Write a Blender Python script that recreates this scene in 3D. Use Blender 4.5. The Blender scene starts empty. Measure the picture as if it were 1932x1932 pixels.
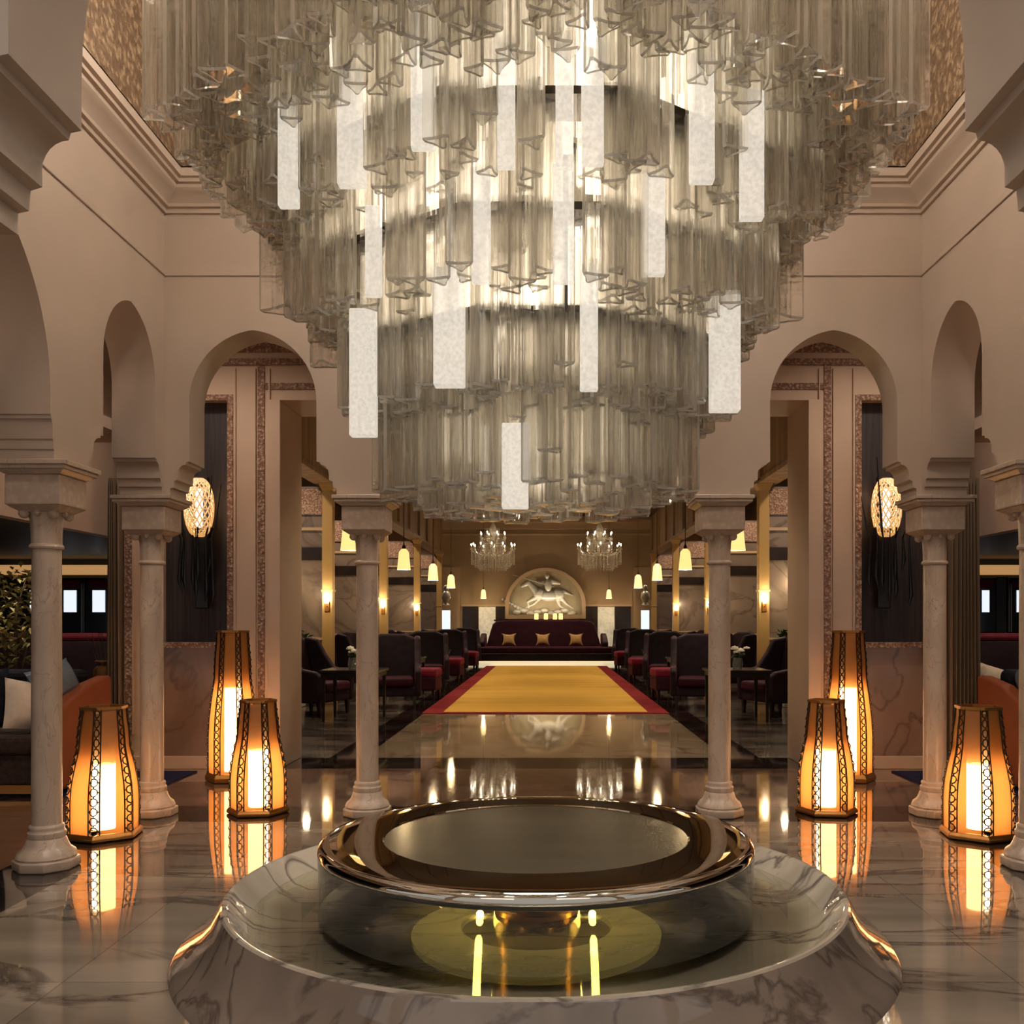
import bpy, bmesh, math, random
from math import pi, sin, cos, sqrt, radians
from mathutils import Vector, Matrix, noise

# ------------------------------------------------------------------ camera, world, lights, exposure
S = bpy.context.scene
COL = S.collection
CAMX, CAMZ, F, VPX, VPY = 0.03, 1.40, 1800.0, 1033.0, 1172.0
cam_d = bpy.data.cameras.new('camera')
cam = bpy.data.objects.new('camera', cam_d)
COL.objects.link(cam)
cam.location = (CAMX, 0.0, CAMZ)
cam.rotation_euler = (pi / 2, 0, 0)
cam_d.sensor_width = 36.0
cam_d.sensor_fit = 'HORIZONTAL'
cam_d.lens = F / 1932.0 * 36.0
cam_d.shift_x = -(VPX - 966.0) / 1932.0
cam_d.shift_y = (VPY - 966.0) / 1932.0
cam_d.clip_start = 0.02
cam_d.clip_end = 200
S.camera = cam

W = bpy.data.worlds.new('world')
S.world = W
W.use_nodes = True
W.node_tree.nodes['Background'].inputs[0].default_value = (1.0, 0.92, 0.86, 1)
W.node_tree.nodes['Background'].inputs[1].default_value = 0.34

S.view_settings.view_transform = 'Standard'
S.view_settings.look = 'None'
S.view_settings.gamma = 1.0
S.view_settings.exposure = 0.42
S.view_settings.use_curve_mapping = False
S.cycles.use_denoising = True
S.cycles.max_bounces = 8
S.cycles.diffuse_bounces = 3
S.cycles.glossy_bounces = 4
S.cycles.transmission_bounces = 8
S.cycles.use_adaptive_sampling = True
S.cycles.adaptive_threshold = 0.12
S.cycles.adaptive_min_samples = 12
S.cycles.transparent_max_bounces = 20
S.cycles.caustics_reflective = False
S.cycles.caustics_refractive = True
S.cycles.sample_clamp_indirect = 4.0

CX, CY = -0.02, 4.30        # axis of the chandelier and the fountain


def lamp(name, kind, loc, power, color=(1, .8, .6), size=.3, rot=(0, 0, 0), size_y=None, spot=None, blend=.6):
    d = bpy.data.lights.new(name, kind)
    d.energy = power
    d.color = color
    if kind == 'AREA':
        d.size = size
        if size_y:
            d.shape = 'RECTANGLE'
            d.size_y = size_y
    else:
        d.shadow_soft_size = size
    if kind == 'SPOT':
        d.spot_size = spot
        d.spot_blend = blend
    o = bpy.data.objects.new(name, d)
    o.location = loc
    o.rotation_euler = rot
    COL.objects.link(o)
    return o


WARM = (1, .88, .76)
lamp('chandelier_bulbs_upper', 'POINT', (CX, CY, 4.6), 60, (1, .91, .80), .5)
for k in range(8):
    a = (k + .5) * pi / 4
    lamp('chandelier_rim_bulb', 'POINT', (CX + 1.78 * sin(a), CY - 1.78 * cos(a), 4.7), 22, (1, .90, .79), .12)  # unseen points outside the glass, added to light drum, walls and cornice
lamp('chandelier_downlight', 'SPOT', (CX, CY, 1.8), 60, (1, .91, .80), .25, spot=radians(150))  # added spot below the prisms, brightens the basin and floor
lamp('chandelier_bulbs_lower', 'POINT', (CX, CY, 3.0), 30, (1, .87, .72), .4)
for sx in (-1, 1):
    for y in (11.5, 16.5, 21.5, 26.5, 31.0):
        lamp('hall_downlight', 'SPOT', (sx * 1.7, y, 4.9), 200, (1, .80, .56), .12, spot=radians(95))  # unseen spots added to light the hall
    for y in (15.2, 20.7, 26.3, 31.9):
        lamp('alcove_downlight', 'SPOT', (sx * 4.9, y - .3, 4.9), 170, (1, .82, .62), .12, spot=radians(130))  # added to lift the dark alcove panels, no fitting seen there
    lamp('aisle_downlight', 'SPOT', (sx * 3.2, 7.7, 4.5), 75, (1, .82, .66), .15, spot=radians(140))  # unseen fill spot, added to light the portal face
    lamp('well_downlight', 'SPOT', (sx * 2.1, 2.7, 6.9), 105, WARM, .2, spot=radians(110))  # unseen spots added high in the drum to wash walls and floor
    lamp('well_downlight', 'SPOT', (sx * 2.1, 6.1, 6.9), 85, WARM, .2, spot=radians(110))
    lamp('entry_ceiling_lamp', 'AREA', (sx * 1.5, .2, 4.2), 5, (1, .90, .82), 1.4, (radians(62), 0, 0))  # added fill from the camera side, no lamp known here
    lamp('aisle_downlight', 'SPOT', (sx * 3.7, 6.2, 2.65), 26, (1, .72, .5), .12, spot=radians(120))
    lamp('lounge_downlight', 'SPOT', (sx * 5.8, 8.0, 2.15), 22, (1, .74, .5), .12, spot=radians(120))  # unseen spots added to brighten the lounge and its olive tree
    lamp('lounge_downlight', 'SPOT', (sx * 4.75, 8.4, 2.15), 16, (1, .82, .6), .08, spot=radians(120))
    lamp('lounge_downlight', 'SPOT', (sx * 5.9, 11.4, 2.15), 32, (1, .74, .5), .12, spot=radians(130))


# ------------------------------------------------------------------ materials
def lin(c):
    return tuple(((v / 12.92) if v <= .04045 else ((v + .055) / 1.055) ** 2.4) for v in c)


def rgb(r, g, b):
    return lin((r / 255., g / 255., b / 255.))


def mat(name, base, rough=.5, metal=0., spec=.5, coat=0., coat_rough=.03, emit=None, estr=0.):
    m = bpy.data.materials.new(name)
    m.use_nodes = True
    p = m.node_tree.nodes['Principled BSDF']
    p.inputs['Base Color'].default_value = (*base, 1)
    p.inputs['Roughness'].default_value = rough
    p.inputs['Metallic'].default_value = metal
    p.inputs['Specular IOR Level'].default_value = spec
    p.inputs['Coat Weight'].default_value = coat
    p.inputs['Coat Roughness'].default_value = coat_rough
    if emit:
        p.inputs['Emission Color'].default_value = (*emit, 1)
        p.inputs['Emission Strength'].default_value = estr
    return m


def nd(m, t, **kw):
    n = m.node_tree.nodes.new(t)
    for k, v in kw.items():
        if k in n.inputs:
            n.inputs[k].default_value = v
        else:
            setattr(n, k, v)
    return n


def lk(m, a, b):
    m.node_tree.links.new(a, b)


def coords(m, scale=(1, 1, 1), rot=(0, 0, 0), kind='Object'):
    tc = nd(m, 'ShaderNodeTexCoord')
    mp = nd(m, 'ShaderNodeMapping')
    mp.inputs['Scale'].default_value = scale
    mp.inputs['Rotation'].default_value = rot
    lk(m, tc.outputs[kind], mp.inputs[0])
    return mp.outputs[0]


def ramp(m, fac, stops):
    r = nd(m, 'ShaderNodeValToRGB')
    e = r.color_ramp.elements
    while len(e) < len(stops):
        e.new(.5)
    for i, (p, c) in enumerate(stops):
        e[i].position = p
        e[i].color = (*c, 1)
    lk(m, fac, r.inputs[0])
    return r.outputs[0]


def noised(name, c1, c2, scale=(3, 3, 3), rough=.5, detail=6, dist=0., lo=.35, hi=.65, bump=0., bscale=None, coat=0., metal=0., rot=(0, 0, 0), spec=.5, c3=None, nscale=1.):
    m = mat(name, c1, rough, metal, spec, coat)
    p = m.node_tree.nodes['Principled BSDF']
    v = coords(m, scale, rot)
    n = nd(m, 'ShaderNodeTexNoise', Scale=nscale, Detail=detail, Distortion=dist)
    lk(m, v, n.inputs['Vector'])
    st = [(lo, c1), (hi, c2)] if c3 is None else [(lo, c1), ((lo + hi) / 2, c2), (hi, c3)]
    lk(m, ramp(m, n.outputs[0], st), p.inputs['Base Color'])
    if bump:
        if bscale:
            v2 = coords(m, bscale)
            n2 = nd(m, 'ShaderNodeTexNoise', Scale=1., Detail=5.)
            lk(m, v2, n2.inputs['Vector'])
            h = n2.outputs[0]
        else:
            h = n.outputs[0]
        b = nd(m, 'ShaderNodeBump', Strength=bump, Distance=.02)
        lk(m, h, b.inputs['Height'])
        lk(m, b.outputs[0], p.inputs['Normal'])
    return m


def veined(name, light, mid, dark, scale, rot, rough=.08, coat=.0, width=.06, spec=.5, tile=None):
    """polished stone: soft clouds plus thin dark streaks"""
    m = mat(name, light, rough, 0, spec, coat)
    p = m.node_tree.nodes['Principled BSDF']
    v = coords(m, scale, rot)
    n = nd(m, 'ShaderNodeTexNoise', Scale=1., Detail=7., Distortion=.7)
    lk(m, v, n.inputs['Vector'])
    base = ramp(m, n.outputs[0], [(.32, mid), (.62, light)])
    v2 = coords(m, tuple(s * .8 for s in scale), rot)
    n2 = nd(m, 'ShaderNodeTexNoise', Scale=1., Detail=8., Distortion=1.4)
    lk(m, v2, n2.inputs['Vector'])
    a = nd(m, 'ShaderNodeMath', operation='SUBTRACT')
    a.inputs[1].default_value = .5
    lk(m, n2.outputs[0], a.inputs[0])
    b = nd(m, 'ShaderNodeMath', operation='ABSOLUTE')
    lk(m, a.outputs[0], b.inputs[0])
    vein = ramp(m, b.outputs[0], [(0., (1, 1, 1)), (width, (0, 0, 0))])
    mx = nd(m, 'ShaderNodeMix', data_type='RGBA')
    lk(m, vein, mx.inputs['Factor'])
    lk(m, base, mx.inputs[6])
    mx.inputs[7].default_value = (*dark, 1)
    out = mx.outputs[2]
    if tile:
        br = nd(m, 'ShaderNodeTexBrick', Scale=1.)
        br.offset = 0.
        br.inputs['Brick Width'].default_value = tile
        br.inputs['Row Height'].default_value = tile
        br.inputs['Mortar Size'].default_value = .003
        br.inputs['Color1'].default_value = (.82, .82, .82, 1)
        br.inputs['Color2'].default_value = (1.08, 1.08, 1.08, 1)
        br.inputs['Mortar'].default_value = (.55, .55, .55, 1)
        lk(m, coords(m), br.inputs['Vector'])
        mm = nd(m, 'ShaderNodeMix', data_type='RGBA', blend_type='MULTIPLY')
        mm.inputs['Factor'].default_value = 1.
        lk(m, out, mm.inputs[6])
        lk(m, br.outputs[0], mm.inputs[7])
        out = mm.outputs[2]
    lk(m, out, p.inputs['Base Color'])
    return m


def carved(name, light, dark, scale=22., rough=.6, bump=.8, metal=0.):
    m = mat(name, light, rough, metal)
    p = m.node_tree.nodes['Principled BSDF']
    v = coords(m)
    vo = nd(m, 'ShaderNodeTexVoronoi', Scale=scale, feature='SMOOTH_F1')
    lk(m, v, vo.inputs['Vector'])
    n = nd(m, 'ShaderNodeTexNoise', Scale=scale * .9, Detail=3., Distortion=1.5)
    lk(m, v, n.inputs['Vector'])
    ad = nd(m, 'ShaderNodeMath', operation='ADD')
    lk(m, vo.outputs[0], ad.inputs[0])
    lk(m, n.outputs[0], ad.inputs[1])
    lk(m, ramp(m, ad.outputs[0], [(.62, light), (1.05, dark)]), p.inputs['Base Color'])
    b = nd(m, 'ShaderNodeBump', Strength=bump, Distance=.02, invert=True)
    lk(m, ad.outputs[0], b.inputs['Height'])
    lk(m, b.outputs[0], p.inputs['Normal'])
    return m


def mixmat(name, a_kind, b_kind, fac):
    pass


def thin_glass(name, tint, gloss=.9, haze=0., haze_col=(1, 1, 1), rough=.02, ior=1.5, emit=0.):
    """clear thin glass: transparent with a fresnel reflection and a little haze"""
    m = bpy.data.materials.new(name)
    m.use_nodes = True
    t = m.node_tree
    t.nodes.clear()
    out = nd(m, 'ShaderNodeOutputMaterial')
    tr = nd(m, 'ShaderNodeBsdfTransparent')
    tr.inputs[0].default_value = (*tint, 1)
    gl = nd(m, 'ShaderNodeBsdfGlossy')
    gl.inputs['Color'].default_value = (gloss, gloss, gloss, 1)
    gl.inputs['Roughness'].default_value = rough
    fr = nd(m, 'ShaderNodeFresnel')
    fr.inputs[0].default_value = ior
    mx = nd(m, 'ShaderNodeMixShader')
    lk(m, fr.outputs[0], mx.inputs[0])
    lk(m, tr.outputs[0], mx.inputs[1])
    lk(m, gl.outputs[0], mx.inputs[2])
    last = mx.outputs[0]
    if haze:
        tl = nd(m, 'ShaderNodeBsdfTranslucent')
        tl.inputs[0].default_value = (*haze_col, 1)
        df = nd(m, 'ShaderNodeBsdfDiffuse')
        df.inputs[0].default_value = (*haze_col, 1)
        m1 = nd(m, 'ShaderNodeMixShader')
        m1.inputs[0].default_value = .5
        lk(m, tl.outputs[0], m1.inputs[1])
        lk(m, df.outputs[0], m1.inputs[2])
        m2 = nd(m, 'ShaderNodeMixShader')
        m2.inputs[0].default_value = haze
        lk(m, last, m2.inputs[1])
        lk(m, m1.outputs[0], m2.inputs[2])
        last = m2.outputs[0]
    lk(m, last, out.inputs[0])
    return m


def crystal_glass(name, tint, thin=.5, haze=.08):
    """solid clear glass, partly passing light straight through"""
    m = bpy.data.materials.new(name)
    m.use_nodes = True
    t = m.node_tree
    t.nodes.clear()
    out = nd(m, 'ShaderNodeOutputMaterial')
    tr = nd(m, 'ShaderNodeBsdfTransparent')
    tr.inputs[0].default_value = (*tint, 1)
    gl = nd(m, 'ShaderNodeBsdfGlass')
    gl.inputs['Color'].default_value = (*tint, 1)
    gl.inputs['Roughness'].default_value = .0
    gl.inputs['IOR'].default_value = 1.45
    mx = nd(m, 'ShaderNodeMixShader')
    mx.inputs[0].default_value = thin
    lk(m, gl.outputs[0], mx.inputs[1])
    lk(m, tr.outputs[0], mx.inputs[2])
    df = nd(m, 'ShaderNodeBsdfTranslucent')
    df.inputs[0].default_value = (1, .95, .84, 1)
    d2 = nd(m, 'ShaderNodeBsdfDiffuse')
    d2.inputs[0].default_value = (1, .95, .84, 1)
    m1 = nd(m, 'ShaderNodeMixShader')
    lk(m, df.outputs[0], m1.inputs[1])
    lk(m, d2.outputs[0], m1.inputs[2])
    m2 = nd(m, 'ShaderNodeMixShader')
    m2.inputs[0].default_value = haze
    lk(m, mx.outputs[0], m2.inputs[1])
    lk(m, m1.outputs[0], m2.inputs[2])
    lk(m, m2.outputs[0], out.inputs[0])
    return m


def glow(name, color, strength, noise_scale=None, lo=.6):
    m = mat(name, (.8, .8, .8), .5)
    p = m.node_tree.nodes['Principled BSDF']
    p.inputs['Base Color'].default_value = (.8, .75, .65, 1)
    p.inputs['Emission Color'].default_value = (*color, 1)
    p.inputs['Emission Strength'].default_value = strength
    if noise_scale:
        v = coords(m)
        n = nd(m, 'ShaderNodeTexNoise', Scale=noise_scale, Detail=3.)
        lk(m, v, n.inputs['Vector'])
        c = ramp(m, n.outputs[0], [(.35, tuple(lo * k for k in color)), (.62, color)])
        lk(m, c, p.inputs['Emission Color'])
    return m


M = {}
M['plaster'] = noised('wall_plaster', rgb(186, 165, 146), rgb(196, 175, 155), (1.5, 1.5, 1.5), .42, lo=.3, hi=.7, bump=.03, bscale=(60, 60, 60))
M['soffit'] = noised('soffit_plaster', rgb(196, 172, 154), rgb(206, 184, 166), (2, 2, 2), .5)
M['column'] = veined('column_marble', rgb(206, 184, 162), rgb(188, 165, 144), rgb(172, 148, 128), (7, 7, 3.2), (.3, .2, 0), .28, 0, .012)
M['capital'] = carved('carved_capital', rgb(206, 182, 160), rgb(190, 166, 145), 26., .5, .12)
M['floor'] = veined('floor_marble', rgb(166, 151, 133), rgb(132, 118, 103), rgb(104, 91, 79), (.5, 2.2, 1), (0, 0, .12), .03, .5, .035, tile=1.85)
M['floor_taupe'] = veined('taupe_marble', rgb(126, 98, 82), rgb(98, 76, 64), rgb(58, 44, 38), (.9, 1.6, 1), (0, 0, .3), .08, .5, .03, tile=.95)
M['floor_dark'] = veined('dark_marble', rgb(26, 20, 18), rgb(40, 31, 28), rgb(88, 72, 62), (2.2, 2.2, 1), (0, 0, .4), .06, .5, .02)
M['floor_nave'] = veined('nave_marble', rgb(192, 170, 140), rgb(164, 142, 114), rgb(130, 108, 86), (.8, 1.0, 1), (0, 0, .2), .05, .6, .02, tile=.9)
M['floor_side'] = veined('side_marble', rgb(112, 100, 90), rgb(70, 60, 54), rgb(36, 30, 28), (.35, 2.4, 1), (0, 0, 0), .16, .2, .06)
M['floor_warm'] = noised('lounge_boards', rgb(120, 84, 58), rgb(86, 58, 40), (.6, 9, 1), .3, lo=.3, hi=.7)
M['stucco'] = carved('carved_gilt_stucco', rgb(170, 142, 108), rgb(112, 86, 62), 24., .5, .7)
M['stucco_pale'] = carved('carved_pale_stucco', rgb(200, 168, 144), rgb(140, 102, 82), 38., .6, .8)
M['cream'] = noised('cream_paint', rgb(200, 172, 148), rgb(208, 180, 157), (2, 2, 2), .6)
M['marble_dado'] = veined('dado_marble', rgb(150, 122, 104), rgb(128, 102, 87), rgb(118, 92, 78), (2, 2, 1.3), (.3, .2, .1), .2, .1, .03)
M['panel_dark'] = noised('dark_woven_panel', rgb(44, 36, 38), rgb(60, 50, 50), (60, 2, 2), .55, lo=.4, hi=.6, nscale=1.)
M['panel_marble'] = veined('grey_panel_marble', rgb(136, 118, 104), rgb(118, 101, 88), rgb(106, 90, 78), (.8, .8, 1.), (.2, .3, .2), .25, .1, .03)
M['band_dark'] = noised('dark_band', rgb(34, 26, 24), rgb(48, 36, 32), (4, 4, 4), .3)
M['hall_wall'] = noised('hall_wall_ochre', rgb(166, 138, 104), rgb(176, 148, 114), (1, 1, 1), .55)
M['hall_cream'] = noised('hall_cream', rgb(188, 158, 124), rgb(196, 166, 132), (1, 1, 1), .5)
M['hall_ceiling'] = noised('hall_ceiling_brown', rgb(64, 42, 30), rgb(78, 52, 38), (1, 1, 1), .6)
M['fascia'] = noised('hall_fascia', rgb(170, 140, 108), rgb(144, 116, 88), (6, 6, .3), .5, lo=.4, hi=.6)
M['gilt'] = mat('gilt_metal', rgb(206, 166, 104), .35, .3)
M['brass'] = mat('aged_brass', rgb(178, 122, 62), .32, .8)
M['bronze'] = mat('dark_bronze', rgb(70, 52, 36), .4, .7)
M['steel_dark'] = mat('dark_steel_clip', rgb(70, 62, 54), .3, .9)
M['navy_wall'] = noised('navy_wall', rgb(24, 26, 32), rgb(32, 32, 38), (2, 2, 2), .5)
M['dark_wood'] = noised('dark_wood', rgb(30, 20, 18), rgb(44, 30, 24), (3, 3, 18), .35)
M['velvet'] = noised('aubergine_velvet', rgb(46, 16, 28), rgb(62, 22, 36), (8, 8, 8), .7, spec=.2)
M['velvet_dark'] = noised('black_plum_velvet', rgb(26, 18, 26), rgb(38, 26, 34), (8, 8, 8), .65, spec=.25)
M['crimson'] = noised('crimson_velvet', rgb(108, 20, 42), rgb(126, 28, 52), (8, 8, 8), .7, spec=.2)
for k in ('velvet', 'velvet_dark', 'crimson'):
    M[k].node_tree.nodes['Principled BSDF'].inputs['Sheen Weight'].default_value = .35
    M[k].node_tree.nodes['Principled BSDF'].inputs['Sheen Tint'].default_value = (*rgb(150, 60, 90), 1)
M['carpet'] = noised('yellow_carpet', rgb(204, 156, 66), rgb(216, 170, 80), (.3, 4, 1), .9, lo=.3, hi=.7, spec=.1)
M['carpet_red'] = noised('red_carpet_border', rgb(122, 34, 38), rgb(140, 42, 44), (5, 5, 1), .9, spec=.1)
M['rug_navy'] = noised('navy_rug', rgb(34, 36, 66), rgb(44, 44, 76), (20, 20, 1), .9, spec=.1)
M['orange'] = noised('terracotta_leather', rgb(140, 72, 42), rgb(152, 80, 48), (5, 5, 5), .45)
M['seat_grey'] = noised('dark_taupe_upholstery', rgb(62, 50, 46), rgb(76, 62, 56), (30, 30, 30), .8, spec=.2)
M['navy_cloth'] = noised('navy_cloth', rgb(24, 26, 36), rgb(34, 36, 48), (30, 30, 30), .8, spec=.2)
M['blue_grey'] = noised('blue_grey_satin', rgb(92, 104, 120), rgb(112, 124, 140), (10, 10, 10), .4)
M['white_cloth'] = noised('cream_cloth', rgb(206, 192, 176), rgb(216, 202, 186), (20, 20, 20), .8)
M['gold_cloth'] = noised('gold_silk', rgb(206, 160, 92), rgb(224, 182, 116), (14, 14, 14), .45)
M['curtain'] = noised('taupe_curtain', rgb(112, 94, 76), rgb(128, 108, 88), (10, 10, .5), .75)
M['relief'] = noised('silver_relief', rgb(190, 184, 174), rgb(206, 200, 190), (4, 4, 4), .35, metal=.25)
M['relief_back'] = noised('relief_field', rgb(150, 136, 108), rgb(160, 146, 118), (4, 4, 4), .5)
M['leaf'] = noised('olive_leaf', rgb(120, 120, 62), rgb(190, 174, 120), (18, 18, 18), .5, lo=.3, hi=.7)
M['leaf_dark'] = noised('dark_leaf', rgb(44, 62, 30), rgb(70, 88, 42), (18, 18, 18), .5)
M['bark'] = noised('bark', rgb(74, 58, 44), rgb(96, 78, 60), (20, 20, 4), .8)
M['flower'] = noised('white_petal', rgb(232, 226, 200), rgb(240, 236, 220), (20, 20, 20), .6)
M['pot_pale'] = noised('pale_stone_pot', rgb(168, 152, 138), rgb(180, 164, 150), (4, 4, 4), .5)
M['black'] = mat('black_lacquer', rgb(22, 18, 18), .35)
M['black_gloss'] = mat('black_glazed_clay', rgb(30, 27, 27), .22, .3)
M['chrome'] = mat('polished_steel', rgb(216, 212, 200), .03, 1.)
M['chrome_satin'] = noised('rippled_steel', rgb(132, 124, 102), rgb(150, 141, 118), (1.5, 5, 2), .18, metal=.8)
M['water'] = thin_glass('still_water', (.93, .94, .88), 1., ior=1.33, rough=.01)
M['curtain_water'] = thin_glass('falling_water', (.93, .93, .90), 1., haze=.06, ior=1.33, rough=.06)
M['basin'] = veined('basin_marble', rgb(192, 180, 162), rgb(156, 145, 130), rgb(108, 98, 90), (1.1, 2.6, 1.6), (.1, 0, .5), .05, .6, .035)
M['basin_side'] = veined('basin_side_marble', rgb(150, 134, 120), rgb(124, 110, 98), rgb(106, 92, 82), (2.2, 2.2, 1.6), (.4, .2, .5), .05, .6, .03)
M['crystal'] = crystal_glass('clear_prism_glass', (.996, .988, .97), .56, .05)
M['clear'] = thin_glass('clear_glass_end', (.97, .96, .93), 1., haze=.05)
M['arris'] = thin_glass('bright_glass_arris', (.96, .94, .89), 1., haze=.58, haze_col=(1, .94, .82), rough=.1)  # pale haze painted on rod corners to imitate edge highlights
M['ground'] = thin_glass('ground_glass_edge', (.97, .95, .9), 1., haze=.8, haze_col=(1, .97, .9), rough=.2)  # pale haze painted on rod ends for their light-filled outlines
M['core_glass'] = glow('lit_core_glass', (1, .87, .70), 1.8, 40., .5)  # glow for hidden tubes added to brighten the chandelier glass
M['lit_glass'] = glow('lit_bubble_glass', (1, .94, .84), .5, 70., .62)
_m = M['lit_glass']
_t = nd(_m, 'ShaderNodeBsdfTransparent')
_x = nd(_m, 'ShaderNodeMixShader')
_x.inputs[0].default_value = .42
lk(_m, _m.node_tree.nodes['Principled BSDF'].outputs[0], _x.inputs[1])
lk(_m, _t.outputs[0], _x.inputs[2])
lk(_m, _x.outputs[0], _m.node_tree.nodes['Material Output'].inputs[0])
M['bead'] = thin_glass('cut_crystal', (.95, .92, .86), 1., haze=.5, haze_col=(1, .93, .82), rough=.1, ior=1.8)
M['amber'] = thin_glass('amber_resin', (.98, .85, .64), .9, haze=.38, haze_col=(1, .50, .16), rough=.15, ior=1.4)
M['candle'] = glow('frosted_lamp_tube', (1, .78, .52), 10.)
M['tube_cap'] = thin_glass('clear_tube', (.95, .88, .75), 1., haze=.3, haze_col=(1, .85, .6), rough=.1)
M['pendant'] = glow('lit_pendant_shade', (1, .66, .22), 0.95)
M['bulb'] = glow('candle_bulb', (1, .82, .55), 30.)
M['white_lit'] = glow('lit_white_panel', (.86, .93, 1), .75)
M['blue_lit'] = glow('lit_window_panel', (.80, .90, 1), .8)
M['plinth_lit'] = glow('lit_plinth_strip', (1, .84, .52), .55)  # gold plinth given a glow of its own to stand out
M['cove'] = glow('lit_cove', (1, .52, .18), .32)
M['niche_lit'] = glow('lit_glass_niche', (1, .86, .56), .22, 12., .35)
M['yellow_lamp'] = glow('underwater_lamp', (1, .74, .12), 14.)
M['yellow_ring'] = glow('yellow_light_ring', (1, .74, .18), .42)  # added glow, hidden under the bowl
M['shade_glow'] = glow('glowing_pierced_shell', (1, .46, .12), .4)
M['white_glow'] = glow('white_lamp_core', (1, .93, .78), 2.6)
M['mirror'] = mat('dark_mirror', rgb(60, 62, 66), .08, .9)
M['burgundy'] = noised('burgundy_velvet', rgb(78, 18, 34), rgb(92, 24, 42), (8, 8, 8), .7, spec=.2)
M['glassware'] = thin_glass('clear_vase_glass', (.93, .93, .9), 1., haze=.08)
M['liquid'] = mat('amber_liquid', rgb(150, 100, 60), .2)


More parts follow.
